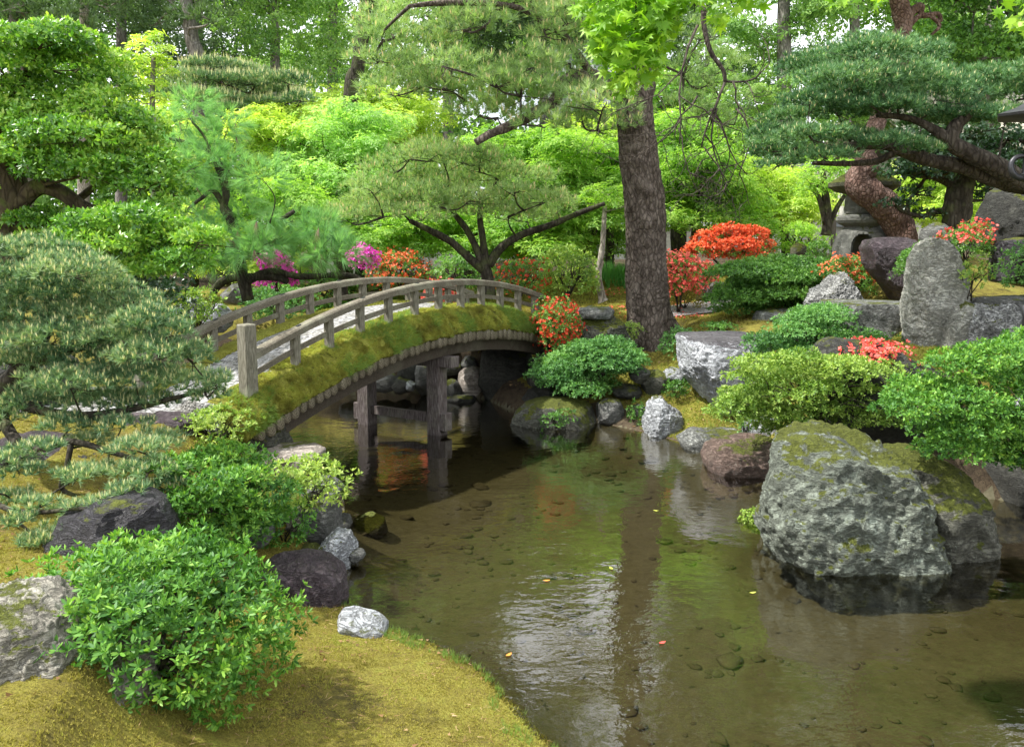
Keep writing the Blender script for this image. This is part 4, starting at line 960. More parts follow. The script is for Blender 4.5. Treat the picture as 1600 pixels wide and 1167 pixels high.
shrub('low green azalea filling the gap below the grey slab', [(1290,545),(1320,520),(1390,525),(1425,545),(1410,560),(1350,555),(1300,560)], 12.3, .5, 'azalea_far', .05, 20, 1.6, cat='azalea', name='azalea_bush')
shrub('wide dark green azalea with layered branches above the dark flat rock', [(1145,440),(1175,412),(1230,406),(1290,414),(1335,424),(1352,438),(1340,455),(1290,440),(1255,470),(1190,478),(1160,490),(1140,485),(1150,465)], 16.8, .9, 'azalea_far', .065, 21, 1.7, sub=(26, 46, 13), cat='azalea', name='azalea_bush', ground=1.85)
shrub('green azalea dotted with small red flowers in front of the stone lantern', [(1284,415),(1310,404),(1345,404),(1366,416),(1378,445),(1360,462),(1320,455),(1290,430)], 15.6, .5, 'azalea_far', .06, 22, 1.6, flower='orange_flower', ff=.22, fmask=lambda P, B: top(P, B, -.3), fL=.055, cat='azalea', name='azalea_bush')
shrub('coral flowering azalea above the tall standing stone', [(1470,388),(1478,368),(1500,358),(1520,350),(1535,342),(1540,370),(1545,395),(1520,405),(1485,402)], 12.9, .35, 'azalea_far', .05, 23, 1.5, flower='coral_flower', ff=.26, fmask=lambda P, B: top(P, B, 0), fL=.055, cat='azalea', name='azalea_bush')
shrub('green fern-like shrub between the purple stone and the tall standing stone', [(1400,425),(1412,395),(1440,376),(1462,375),(1450,400),(1430,420),(1425,440),(1405,445)], 13.2, .25, 'azalea_far', .05, 24, 1.4, name='shrub')
shrub('small airy shrub with pale yellow leaves on the mossy ledge', [(1478,455),(1490,410),(1515,395),(1545,400),(1555,430),(1530,450),(1500,470)], 11.7, .3, 'yellow_azalea', .065, 25, .5, kind='broad', deep=.8, name='shrub')
shrub('bright green bush at the right edge beside the dark square rock', [(1560,425),(1575,400),(1610,383),(1680,380),(1700,430),(1640,450),(1580,445)], 11.9, .4, 'blue_azalea', .06, 26, 1.6, name='shrub')
shrub('bright moss cushion growing at the waterline of the huge boulder', [(1160,812),(1166,802),(1190,796),(1210,800),(1222,830),(1212,840),(1190,834),(1170,824)], 9.2, .16, 'yellow_azalea', .025, 27, 2.5, name='moss_cushion', cat='moss', w=.8)
shrub('round blue green azalea between the bridge and the pine trunk', [(862,590),(872,555),(900,540),(950,536),(980,548),(985,570),(960,590),(940,612),(905,620),(878,610)], 14.9, .55, 'blue_azalea', .06, 28, 2.2, sub=(16, 40, 17), cat='azalea', name='azalea_bush')
shrub('azalea with red flowers at the far end of the bridge railing', [(836,500),(842,475),(865,465),(890,470),(905,495),(906,525),(895,550),(865,562),(845,545)], 15.6, .45, 'azalea_far', .055, 29, 2.0, flower='red_flower', ff=.2, fL=.055, cat='azalea', name='azalea_bush')
shrub('ferny green bush at the right foot of the pine trunk', [(1030,545),(1035,525),(1060,512),(1080,515),(1085,540),(1070,562),(1045,560)], 15.6, .35, 'blue_azalea', .055, 30, 1.5, name='shrub')
shrub('small plant with yellow tips at the left foot of the pine trunk', [(950,520),(965,505),(990,503),(1005,515),(990,530),(960,532)], 16.3, .25, 'yellow_azalea', .05, 31, 1.3, name='shrub')
shrub('low green ground plants behind the streaked boulder', [(1085,518),(1100,507),(1140,505),(1160,512),(1140,520),(1100,522)], 15.5, .4, 'azalea_far', .05, 32, 1.2, name='shrub')
shrub('small green fern hanging between the grey stones at the shore', [(982,660),(980,640),(985,628),(1000,625),(1005,650),(998,668)], 14.1, .15, 'azalea_far', .05, 33, 1.3, name='fern', cat='fern')
shrub('leafy tuft at the foot of the streaked boulder above the moss', [(1035,610),(1045,595),(1070,592),(1080,605),(1065,622),(1045,622)], 14.3, .2, 'azalea_far', .05, 34, 1.3, name='shrub')
shrub('green tuft at the waterline right of the moss bank', [(1152,672),(1156,655),(1170,650),(1180,665),(1172,680)], 12.3, .15, 'azalea_far', .05, 35, 1.3, name='shrub')
shrub('low creeping plant on the broad mossy rock in the water', [(838,655),(860,645),(890,640),(905,650),(880,662),(850,668)], 13.9, .2, 'azalea_far', .045, 36, 1.2, name='shrub')
# far shrubs
shrub('light green rounded bush behind the far end of the railing', [(842,440),(850,405),(868,388),(895,385),(918,400),(932,430),(930,455),(900,465),(855,462)], 19, .7, 'yellow_azalea', .085, 37, 2.0, name='shrub')
shrub('red brown azalea with scattered flowers left of the light green bush', [(765,450),(775,420),(810,410),(845,408),(855,430),(850,455),(800,462)], 18.8, .6, 'azalea_far', .075, 38, 1.6, flower='red_flower', ff=.22, name='azalea_bush', cat='azalea')
shrub('orange red azalea behind the middle of the bridge', [(575,425),(590,402),(620,395),(655,402),(672,420),(668,445),(600,450)], 21, .8, 'azalea_far', .08, 39, 1.6, flower='orange_flower', ff=.38, fL=.07, name='azalea_bush', cat='azalea')
shrub('bright red azalea seen through the railing of the bridge', [(665,470),(670,450),(700,445),(718,458),(715,476),(685,480)], 19.5, .5, 'azalea_far', .08, 40, 1.5, flower='coral_flower', ff=.9, fL=.09, name='azalea_bush', cat='azalea')
shrub('magenta azalea behind the feathery tree', [(408,425),(415,405),(435,398),(452,408),(455,440),(430,455),(412,448)], 18.2, .4, 'azalea_far', .08, 41, 1.5, flower='magenta_flower', ff=1.2, fL=.085, name='azalea_bush', cat='azalea')
shrub('small magenta azalea left of the orange red azalea', [(545,405),(552,392),(570,388),(585,398),(582,415),(560,420)], 18.5, .3, 'azalea_far', .08, 42, 1.5, flower='magenta_flower', ff=1.1, fL=.085, name='azalea_bush', cat='azalea')
shrub('green bush behind the railing right of the orange red azalea', [(672,430),(690,405),(730,398),(765,410),(775,440),(740,455),(690,455)], 20.5, .8, 'azalea_far', .08, 43, 1.8, name='shrub')
shrub('green azalea beyond the near half of the bridge', [(370,480),(385,455),(430,448),(470,455),(500,470),(480,495),(400,500)], 19.5, .8, 'blue_azalea', .08, 44, 1.6, name='shrub')
shrub('dense dark shrub beyond the left end of the bridge', [(420,470),(440,440),(500,430),(600,440),(660,450),(650,480),(500,490)], 22, 1.0, 'azalea_far', .09, 45, 1.6, name='shrub')
shrub('coral red azalea just right of the pine trunk', [(1032,420),(1036,402),(1060,398),(1085,410),(1098,430),(1092,455),(1070,448),(1050,475),(1038,460)], 19.2, .6, 'azalea_far', .08, 46, 1.4, flower='coral_flower', ff=.5, fL=.075, name='azalea_bush', cat='azalea', ground=1.55)
shrub('small red azalea with sparse branches under the red azalea tree', [(1085,440),(1090,418),(1105,410),(1122,418),(1124,432),(1105,440)], 20.4, .35, 'azalea_far', .07, 47, .9, flower='coral_flower', ff=.8, fL=.07, name='azalea_bush', cat='azalea', ground=1.75)
tree('rounded red azalea tree with dark stems on the mossy lawn', 'azalea', 21.5, [(1152,452,4),(1150,430,3.5),(1148,410,3)], [(1095,388,24,10,21.3),(1110,372,26,12,21.6),(1140,362,30,11,21.5),(1172,366,26,12,21.4),(1190,388,20,16,21.6),(1150,385,36,14,21.0),(1125,398,24,10,21.3),(1170,402,26,12,21.2),(1085,392,18,8,21.5)], 'orange_flower', 'dark_bark', 'az', .07, 48, 1.7, extra=[[(1150,448,3),(1165,420,2.5),(1178,400,2)],[(1150,450,3),(1135,425,2),(1115,405,1.5)]], crown_kw=dict(name='blossom', w=.6), limbname='stem')
_rt = [o for o in COL.objects if o.get('category') == 'azalea' and o.name.startswith('azalea_tree')][0]
crown(_rt, [(1100,392,30,10,21.4),(1140,378,36,12,21.5),(1180,392,28,14,21.4),(1150,398,34,8,21.2)], 'az', .07, 'azalea_far', 448, 1.0, name='leaves')
shrub('pale green clipped bush behind the stone with the moss cap', [(1205,385),(1215,360),(1250,352),(1285,358),(1300,380),(1270,392),(1220,395)], 23, .8, 'maple_green', .10, 49, 1.6, name='shrub')
shrub('low green bush between the lantern and the moss capped stone', [(1255,398),(1262,385),(1280,378),(1296,384),(1298,398),(1280,404)], 20.4, .35, 'azalea_far', .08, 50, 1.6, name='shrub')
shrub('dark glossy bush behind the red azalea tree', [(1160,350),(1170,315),(1205,298),(1240,310),(1250,345),(1220,365),(1180,368)], 27, 1.0, 'camellia_leaf', .13, 51, 1.8, name='shrub')
shrub('golden moss mound beside the coral azalea', [(1040,478),(1050,450),(1070,440),(1092,450),(1100,478)], 19.9, .5, 'gold_moss', .045, 52, 1.5, name='moss_mound', cat='moss')
P_ = []; r = np.random.default_rng(77)
for i in range(200): x_ = r.uniform(2.6, 4.3) ; y_ = r.uniform(23.0, 25.5); P_.append((x_, y_, gz(x_, y_)))
P_ = np.array(P_); ir = empty('iris_bed', P_.mean(0), 'clump of tall green iris leaves left of the pine trunk', 'iris')
leafobj('leaves', [needles(P_, np.tile([0, 0, 1.], (len(P_), 1)), 6, .5, .014, 4, (0, .5))], MATS['iris_leaf'], ir, k=3)

# ================================================================ TREES
# slender pale trunk left of the pine
tree('slender pale barked tree left of the big pine trunk', 'tree', 19.6, [(943,471,9),(940,462,6),(935,430,5),(941,390,4.5),(943,360,4),(945,320,3)], [(950,300,40,14,19.6),(925,315,34,12,19.8),(975,320,34,12,19.3)], 'maple_green', 'pale_bark', 'maple', .10, 60, 1.2)

# --- the big pine: trunk with furrowed bark
Yp = 17.0
tk = [(1026,548,60),(1018,520,40),(1014,485,32),(1011,440,29.5),(1010,400,29),(1010,360,28),(1006,310,27),(1000,260,26),(995,210,24.5),(990,165,24),(992,130,28),(1000,95,20),(1012,60,17),(1020,20,15),(1028,-60,14),(1030,-180,12),(1020,-320,9),(1025,-450,5)]
P, R = pxpath(tk, Yp); P, R = spline(P, R, 16); n_ = len(P); sides = 72
T = nrm(np.gradient(P, axis=0)); a = np.linspace(0, 2 * pi, sides, endpoint=False); V = []
for i in range(n_):
    N = np.array([1., 0, 0]); N = nrm(N - T[i] * N.dot(T[i])); B = np.cross(T[i], N); V.append(P[i] + R[i] * (np.cos(a)[:, None] * N + np.sin(a)[:, None] * B))
V = np.concatenate(V); C = np.repeat(P, sides, 0); RR = np.repeat(R, sides); d = nrm(V - C)
q = V * np.array([6.5, 6.5, 2.4]); ridg = 1 - 2 * np.abs(fbm(q, 4, .55)); plate = fbm(V * np.array([3, 3, 1.2]) + 40, 3)
amp = .04 * ridg + .06 * plate + .02 * fbm(V * 16, 3)
aa = np.tile(a, n_); zz = V[:, 2]; low = np.clip((1.9 - zz) / .9, 0, 1); amp += low ** 1.6 * (.2 * np.cos(aa * 5 + 1.2) + .1 * np.cos(aa * 3))
for bx_, by_, br_, ba in ((1000,285,.16,.10),(1012,345,.15,.09),(983,290,.1,.08),(1018,205,.14,.10),(985,220,.10,.07),(1003,255,.13,.07),(1000,190,.11,.06),(990,320,.12,.06),(1014,300,.12,.08)):
    c = W(bx_, by_, Yp - .42); dd = np.linalg.norm(V - c, axis=1); amp += ba * np.exp(-(dd / br_) ** 2) - ba * .9 * np.exp(-(dd / (br_ * .35)) ** 2)
V = V + d * amp[:, None]
I = np.arange(n_ * sides).reshape(n_, sides); F = np.stack([I[:-1], np.roll(I[:-1], -1, 1), np.roll(I[1:], -1, 1), I[1:]], -1).reshape(-1, 4)
big = empty('pine_tree', P[0], 'tall old pine with a thick furrowed trunk standing on the lawn right of the bridge', 'pine tree')
place('trunk', V, F, MATS['pine_bark'], big, smooth=True)
def limbpart(root, path, Y, bark, sides=12, name='limb', sub=7, wob=.35, seed=1):
    Pe, Re = pxpath(path, Y); m2 = MB(); m2.tube(Pe, Re, sides, wob, seed, sub=sub); m2.put(name, MATS[bark], root, smooth=True); return list(spline(Pe, Re, 3)[0])
nodes = limbpart(big, [(985,155,16),(955,140,14),(915,122,13),(885,128,11,-.4),(868,155,9,-.7),(845,172,8,-.9),(800,195,7.5,-1.2),(765,210,6,-1.4),(744,223,5.5,-1.5)], Yp, 'pine_bark')
nodes += limbpart(big, [(1000,95,12),(1012,60,10),(1030,20,8),(1060,-30,7),(1120,-60,6)], Yp, 'pine_bark')
nodes += limbpart(big, [(925,118,6),(885,60,5,-.6),(855,38,5,-1),(800,10,4,-1.4),(700,5,4,-1.7),(640,10,3,-2)], Yp, 'pine_bark')
nodes += limbpart(big, [(1010,80,7),(985,-40,6,-.3),(900,-120,5,-.8),(780,-140,4,-1.2)], Yp, 'pine_bark')
ups = pads([(590,60),(640,0),(700,-40),(900,-40),(915,90),(960,190),(930,200),(850,205),(760,200),(700,150),(620,150),(590,110)], 16.0, .9, 42, 52, 26, 61)
ups2 = pads([(760,-420),(1400,-440),(1500,-120),(1180,-30),(1050,-20),(700,-40),(620,-250)], 17.5, 2.5, 60, 80, 36, 62)
ups2 = [u for u in ups2 if not (u[1] < -140 and 815 < u[0] < 1125)]
upr = pads([(1060,20),(1110,40),(1150,120),(1160,220),(1110,240),(1070,180),(1060,100)], 18.5, .8, 10, 40, 20, 63)
limbs(big, 'limb_bark', nodes, ups + ups2[::2] + upr, .06, 64, 1.0, sides=6, maxn=90)
pcrown(big, ups, .17, 'tall_pine', 65, 1.3, k=18, w=.006, lump=.35, cones=MATS['pollen_cone'], conefrac=.35, cL=.10, ck=4, cw=.011)
pcrown(big, ups2 + upr, .24, 'tall_pine', 66, 1.0, k=16, w=.008, name='upper_crown')
# bare twigs hanging right of the trunk
mb = MB(); r = np.random.default_rng(5)
def twig(px, py, a, ln, rr, dep, Y, d0=0.0):
    pts = [(px, py, rr, d0)]; x, y = px, py; n = 5; dd = r.uniform(-.4, .4)
    for k in range(n):
        a += r.normal() * .28; x += cos(a) * ln / n; y += sin(a) * ln / n; e = d0 + dd * (k + 1) / n; pts.append((x, y, rr * (1 - .55 * (k + 1) / n), e))
        if dep > 0 and k > 0 and r.random() < .8: twig(x, y, a + r.choice([-1, 1]) * r.uniform(.4, 1.0), ln * r.uniform(.45, .7), rr * .55, dep - 1, Y, e)
    mb.tube(*pxpath(pts, Y), 5)
Pt, Rt = pxpath([(1100,20,4.5),(1100,40,4),(1110,80,3.6),(1130,110,3.2),(1133,128,3)], 14.5); mb.tube(Pt, Rt, 7, sub=4)
mb.put('twig', MATS['limb_bark'], big, smooth=True)
for (x, y, a_, l_, w_) in ((1133,128,.4,80,2.0),(1133,128,2.1,110,2.4),(1090,40,1.55,190,2.2),(1145,128,1.5,70,1.7),(1110,170,1.0,120,1.8),(1120,170,2.2,120,1.8),(1150,170,1.2,110,1.7),(1090,150,2.4,100,1.6),(1100,230,.8,90,1.4),(1060,200,1.2,90,1.3)):
    mb = MB(); twig(x, y, a_, l_, w_, 3, 14.5); mb.put('twig', MATS['limb_bark'], big, smooth=True)
mb = MB(); P0, R0 = pxpath([(1030,-60,9,2.5),(1070,-40,6,1.2),(1100,20,4.5,0)], 14.5); mb.tube(P0, R0, 7, sub=4)
mb.put('twig', MATS['limb_bark'], big, smooth=True)

# --- small spreading pine with forked dark trunk under it
tree('spreading pine with pale pollen cones and a forked dark trunk behind the bridge', 'pine tree', 18.2,
  [(762,462,12),(762,440,10),(758,420,9),(752,400,8)],
  pads([(545,310),(600,265),(650,235),(700,225),(760,235),(800,270),(870,300),(885,330),(830,345),(740,330),(660,345),(590,350),(545,345)], 17.6, 1.0, 36, 44, 17, 71) , 'tall_pine', 'dark_bark', L=.16, seed=72, cover=1.25,
  extra=[[(760,425,8),(735,405,6.5),(705,378,6),(675,362,5),(640,345,3.5)], [(758,420,7),(745,390,6),(730,360,5),(710,335,4)], [(760,418,7),(755,380,5.5),(750,340,4.5),(752,310,3.5)], [(763,415,8),(785,385,6.5),(820,365,5.5),(860,352,5),(900,335,4),(945,318,3)]],
  pine=dict(k=18, w=.006, lump=.35, cones=MATS['pollen_cone'], conefrac=.4, cL=.09, ck=4, cw=.011), r0=.05)
# --- the near maple branch, hanging from a tree rooted right of the viewer
mp = empty('maple_tree', (5.2, 4.6, gz(5.2, 4.6)), 'maple branch with bright star shaped leaves hanging in front of the pine at the top', 'maple tree')
mb = MB(); g0 = gz(5.2, 4.6); mb.tube(*spline([(5.2, 4.6, g0 - .2), (5.1, 4.7, 2.2), (4.7, 5.0, 4.2), (4.2, 5.3, 6.2)], [.16, .14, .12, .09], 6), 12, .2, 1); mb.put('trunk', MATS['dark_bark'], mp, smooth=True)
mb = MB(); q0 = np.array([4.6, 5.05, 4.6]); e1 = W(1000, -90, 5.6); e2 = W(1090, -60, 5.8)
mb.tube(*spline([q0, (3.2, 5.3, 5.9), (1.9, 5.5, 6.0), e1], [.06, .045, .03, .018], 6), 7); mb.tube(*spline([(1.9, 5.5, 6.0), (1.6, 5.6, 5.7), e2], [.02, .015, .01], 5), 6)
ends = []
for x, y, x2, y2 in ((1000,-90,940,20),(1000,-90,960,60),(1000,-90,990,90),(1000,-90,1010,60),(1000,-90,920,-20),(1090,-60,1110,0),(1090,-60,1150,20),(1090,-60,1085,20),(1300,-70,1320,-5),(1480,-80,1500,-5),(1550,-60,1560,20),(1620,-60,1600,25)):
    Y2 = 5.6 + r.uniform(-.35, .35); a_ = W(x, y, 5.65); b_ = W(x2, y2, Y2); mb.tube(*spline([a_, (a_ + b_) / 2 + [0, 0, .08], b_], [.012, .008, .003], 4), 5); ends.append(b_)
mb.tube(*spline([q0, W(1600, -120, 5.6), W(1480, -80, 5.6), W(1300, -70, 5.6)], [.03, .02, .014, .01], 5), 6); mb.tube([W(1600, -120, 5.6), W(1620, -60, 5.6)], [.014, .01], 5)
mb.put('branches', MATS['dark_bark'], mp, smooth=True)
def leafcloud(poly, Y, th, n, seed):
    rr = np.random.default_rng(seed); B = Blob(poly=poly, Y=Y, th=th); d = nrm(rr.normal(size=(n, 3))) * (rr.random((n, 1)) ** .4); P = B.map(d)
    N = nrm(rr.normal(size=(n, 3)) * [.5, .5, .4] + [-.1, -.5, .65]); return star(P, N, .07, seed)
cl = [leafcloud([(905,-40),(1060,-40),(1050,30),(1030,85),(1040,120),(1010,125),(985,150),(965,165),(950,120),(935,95),(920,60),(915,20),(898,10)], 5.6, .38, 950, 3), leafcloud([(1000,-40),(1090,-40),(1070,20),(1035,110),(1010,80)], 5.7, .3, 260, 9),
      leafcloud([(1075,-50),(1170,-50),(1200,10),(1195,30),(1145,40),(1100,40),(1080,20)], 5.7, .3, 100, 4), leafcloud([(1280,-60),(1400,-60),(1390,10),(1330,5),(1300,10)], 5.6, .25, 45, 5), leafcloud([(1560,-60),(1700,-60),(1700,70),(1600,50),(1570,20)], 5.4, .3, 80, 6), leafcloud([(600,-150),(1600,-150),(1600,-60),(600,-60)], 5.6, .5, 500, 8)]
V = np.concatenate([c[0] for c in cl]); rr_ = np.concatenate([c[1] for c in cl]); place('leaves', V, np.arange(len(V)).reshape(-1, 14), MATS['maple_leaf'], mp, r=rr_)

# --- left: broad leaved evergreen in layers
pl = [(60,70,70,26),(125,100,66,26),(0,100,60,34),(165,140,40,28),(60,150,80,26),(150,175,55,28),(205,195,40,26),(30,195,70,28),(115,215,75,28),(205,235,45,30),(40,245,70,28),(130,265,75,30),(215,285,50,34),(250,255,26,20),(245,330,36,22),(200,345,60,22),(150,350,50,18),(70,345,50,16),(275,372,55,24),(215,388,60,26),(300,392,34,16),(150,380,60,22),(90,380,50,18),(240,420,40,18),(310,375,30,18),(285,410,40,18),(190,425,50,16),(-40,180,60,60),(-60,280,60,50),(90,60,50,20),(270,300,22,18)]
r = np.random.default_rng(8); pl = [(x, y, a_ * 1.2, b_ * 1.02, 12.3 + r.uniform(-.7, .7) - (1.0 if y > 315 and x > 100 else 0)) for x, y, a_, b_ in pl]
tree('large layered evergreen tree with glossy bright green leaves at the upper left', 'evergreen tree', 12.5, [(0,575,34),(5,480,30),(8,400,27),(8,340,25),(20,300,22),(10,240,18),(20,160,12),(50,100,8)], pl, 'glossy_leaf', 'mossy_bark', 'broad', .09, 81, 3.0,
  extra=[[(25,320,17),(60,292,13),(95,300,12),(130,325,11),(170,335,9),(210,330,7),(245,345,5)], [(10,360,14),(50,350,8),(100,330,7,.5),(150,290,5,.4),(200,260,4,.3)], [(15,260,10),(70,220,7),(140,190,5),(190,180,4)]], crown_kw=dict(low=-.45, lump=.28, fr=1.0, w=.36), r0=.05)
shrub('dark glossy camellia under the layered evergreen tree', [(70,415),(110,385),(200,400),(280,420),(285,460),(240,480),(150,450),(90,440)], 13.3, .8, 'camellia_leaf', .08, 82, 1.6, name='shrub', kind='broad')
shrub('dark green shrub behind the crown of the front pine', [(130,400),(200,420),(270,450),(300,500),(270,540),(180,500),(120,450)], 14.5, .8, 'camellia_leaf', .09, 83, 1.5, name='shrub', kind='broad')
shrub('leafy yellow green shrub near the end of the far railing', [(265,480),(280,455),(320,450),(350,470),(330,505),(290,520)], 14.5, .4, 'yellow_azalea', .07, 84, 1.0, name='shrub')
# --- front white pine, left
pf = [(40,400,70,24),(110,425,60,22),(0,440,60,26),(80,455,70,24),(160,450,40,18),(200,475,44,20),(40,490,70,26),(130,495,60,24),(230,505,50,22),(190,530,55,24),(80,530,70,26),(270,520,30,18),(250,555,55,24),(150,560,60,26),(30,570,60,24),(-30,510,50,40),(300,560,30,22),(210,590,60,22),(110,600,60,22),(290,600,50,20),(340,600,24,16),(325,620,26,12),(160,630,60,20),(60,625,50,18),(230,630,40,16),(20,650,45,18),(110,665,50,16),(190,665,45,14),(140,690,40,14),(210,700,50,14),(60,700,40,12),(250,690,40,16),(30,735,40,10),(150,735,40,12),(230,735,50,18),(200,765,36,12),(60,790,34,12),(110,800,40,16),(30,815,30,12),(150,825,40,14),(60,845,40,12),(190,800,34,14),(20,780,40,12),(150,790,40,14),(230,820,34,12),(90,830,40,12),(10,720,40,14),(120,745,40,14),(260,760,40,16),(180,850,30,10)]
r = np.random.default_rng(9)
def yf(x, y): return 7.5 - max(0, (y - 640)) / 200 * 1.35 + r.uniform(-.35, .35)
pf = [(x, y, a_ * (1.15 if y < 640 else .95), b_ * (1.15 if y < 640 else .95), yf(x, y)) for x, y, a_, b_ in pf]
tree('spreading blue green pine with pale buds in the left foreground', 'pine tree', 8.0, [(-60,735,34),(-40,680,30),(-10,640,26),(20,600,20),(50,560,16),(70,510,12),(90,450,8)], pf, 'white_pine', 'dark_bark', L=.066, seed=91, cover=1.7,
  extra=[[(10,620,13),(60,640,8,-.3),(130,650,7,-.4),(200,640,6,-.4),(260,625,4,-.3),(320,610,2.5,-.3)], [(0,650,11),(40,700,7,-.5),(110,690,6,-.7),(170,705,5,-.8),(220,720,4,-.8)], [(50,570,10),(120,540,7,-.2),(190,520,5,-.2),(250,530,4,-.1)], [(-60,740,8,-1.2),(0,790,4.5,-1.6),(60,800,3.8,-1.8),(120,795,3.2,-1.9),(180,800,2.8,-1.9),(230,790,2,-1.8)], [(112,690,5,-.7),(104,730,4.5,-.8),(96,762,4,-.8),(120,775,3,-.8)]],
  pine=dict(k=20, w=.0038, cones=MATS['pine_candle'], conefrac=.6, cL=.045, ck=4, cw=.0055, low=-.3, open_=(.2, 1.25), lump=.4, cname='candles', fr=2), r0=.03, maxn=60)
# --- right: great spreading pine
pr = [(1290,110,60,22),(1360,85,60,22),(1420,90,50,18),(1330,130,66,22),(1400,130,70,24),(1265,160,40,16),(1310,175,50,18),(1240,185,40,14),(1460,150,60,22),(1530,130,66,20),(1590,150,60,22),(1380,175,70,20),(1500,185,60,18),(1570,190,50,16),(1450,195,40,14),(1210,210,40,12),(1270,215,50,14),(1330,220,46,14),(1390,225,40,12),(1225,240,46,12),(1290,245,44,10),(1200,228,28,10),(1640,120,50,30),(1650,180,50,24),(1215,258,30,8),(1440,235,26,10),(1340,150,50,16)]
r = np.random.default_rng(10); pr = [(x, y, a_ * 1.12, b_ * 1.15, 11.2 + r.uniform(-.6, .6)) for x, y, a_, b_ in pr]
tree('wide blue green pine with long horizontal limbs reaching in from the right', 'pine tree', 11.4, [(1790,470,46),(1770,400,40),(1730,340,34),(1690,300,28),(1650,290,24)], pr, 'blue_pine', 'limb_bark', L=.085, seed=101, cover=2.0,
  extra=[[(1650,290,20),(1600,285,16,-.1),(1560,262,15,-.2),(1515,240,14,-.2),(1488,222,12,-.2),(1492,200,11,-.2),(1510,180,9,-.1),(1520,165,6)], [(1620,292,15,.1),(1560,282,13,0),(1510,262,12,0),(1450,250,11,0),(1410,235,10,0),(1380,225,9,0),(1340,228,7,0),(1290,235,5,0),(1240,232,3,0)], [(1488,222,9,-.2),(1455,200,7,-.2),(1420,185,5,-.2),(1370,180,4,-.2)], [(1400,236,6),(1370,252,5),(1320,256,4),(1270,255,3)]],
  pine=dict(k=18, w=.005, lump=.35, cones=MATS['pine_candle'], conefrac=.35, cL=.045, ck=3, cw=.007, low=-.25, cname='candles'), r0=.035, maxn=60)
# --- red barked twisted pine
tree('pine with a thick twisted red brown trunk beside the stone lantern', 'pine tree', 18.6, [(1412,385,22),(1405,355,21),(1385,325,22),(1362,305,22),(1340,290,20),(1345,270,17),(1358,262,15),(1350,235,14),(1370,190,13),(1395,130,13),(1400,75,15),(1412,45,12),(1408,15,13),(1400,-30,11),(1420,-120,9),(1400,-220,6)],
  pads([(1200,-40),(1300,-220),(1550,-240),(1600,-40),(1500,-20),(1300,-20)], 18.6, 1.8, 24, 70, 30, 111), 'tall_pine', 'red_bark', L=.24, seed=112, cover=.9, extra=[[(1410,30,8),(1438,10,6),(1440,25,4),(1465,22,3.5),(1470,35,3)], [(1400,70,6),(1430,30,4),(1450,24,3),(1468,40,3),(1455,55,2)]], pine=dict(k=16, w=.007), sides=20, r0=.07)
# --- feathery tree in the middle left
ft = pads([(240,170),(290,150),(360,180),(400,230),(440,290),(500,360),(520,400),(480,420),(420,400),(340,430),(310,400),(280,330),(260,260)], 17.0, .9, 30, 36, 24, 121)
P, R = pxpath([(388,470,9),(372,400,9),(362,345,9),(350,325,7),(353,300,5.5),(345,260,4.5),(325,235,3.5),(290,222,2.5),(250,215,2)], 17)
fe = empty('feathery_tree', P[0], 'feathery grey green tree with fine drooping foliage beyond the near end of the bridge', 'tree')
mb = MB(); mb.tube(P, R, 9, .25, 3, sub=5); mb.put('trunk', MATS['dark_bark'], fe, smooth=True); nodes = list(spline(P, R, 3)[0])
for ex in ([(362,345,6),(335,300,4),(315,310,3),(290,330,2)], [(352,300,4),(335,250,3),(320,215,2.4),(300,190,1.6)], [(372,400,6),(400,370,5),(430,350,4),(460,330,3)], [(385,440,6),(420,425,6),(470,432,5),(540,430,4),(575,440,3)], [(330,470,4),(338,450,6),(360,436,6),(420,432,6),(450,440,5)]): nodes += limbpart(fe, ex, 17, 'dark_bark', 8, seed=7)
nodes += limbpart(fe, [(538,470,8,1.5),(535,435,7,1.5),(520,400,5,1),(495,385,4,.5),(480,380,3)], 17, 'dark_bark', 8, seed=9)
low = pads([(330,395),(420,370),(500,350),(560,380),(545,410),(470,415),(400,430),(340,430)], 16.5, .6, 12, 40, 20, 122)
low = [b for b in low if not (395 < b[0] < 465 and b[1] > 385) and not (530 < b[0] < 600 and b[1] > 370)]; ft = [b for b in ft if not (395 < b[0] < 460 and b[1] > 390)]
limbs(fe, 'dark_bark', nodes, ft + low, .03, 123, maxn=50)
pt = []; pd_ = []
for i, b in enumerate(ft + low):
    B = Blob(e=b[:4], Y=b[4], th=b[2] * S(b[4])); n = int(17 * B.area()); P, N = shoots(B, n, 500 + i, .0, .6, .3, low=-.9, fill=.4); N = nrm(N + [0.15, 0, .5 if i % 3 else -.3]); pt.append(needles(P, N, 40, .30, .0028, 600 + i, (.02, .6), droop=.2))
    if i % 3 == 0: P, N = shoots(B, n // 8, 900 + i, 0, .6); pd_.append(needles(P, nrm(N * .3 + [0, 0, -1]), 16, .25, .005, i, (.05, .5)))
leafobj('foliage', pt, MATS['feather'], fe, k=3); leafobj('dry_foliage', pd_, MATS['dry_needle'], fe, kind='stuff', k=3)
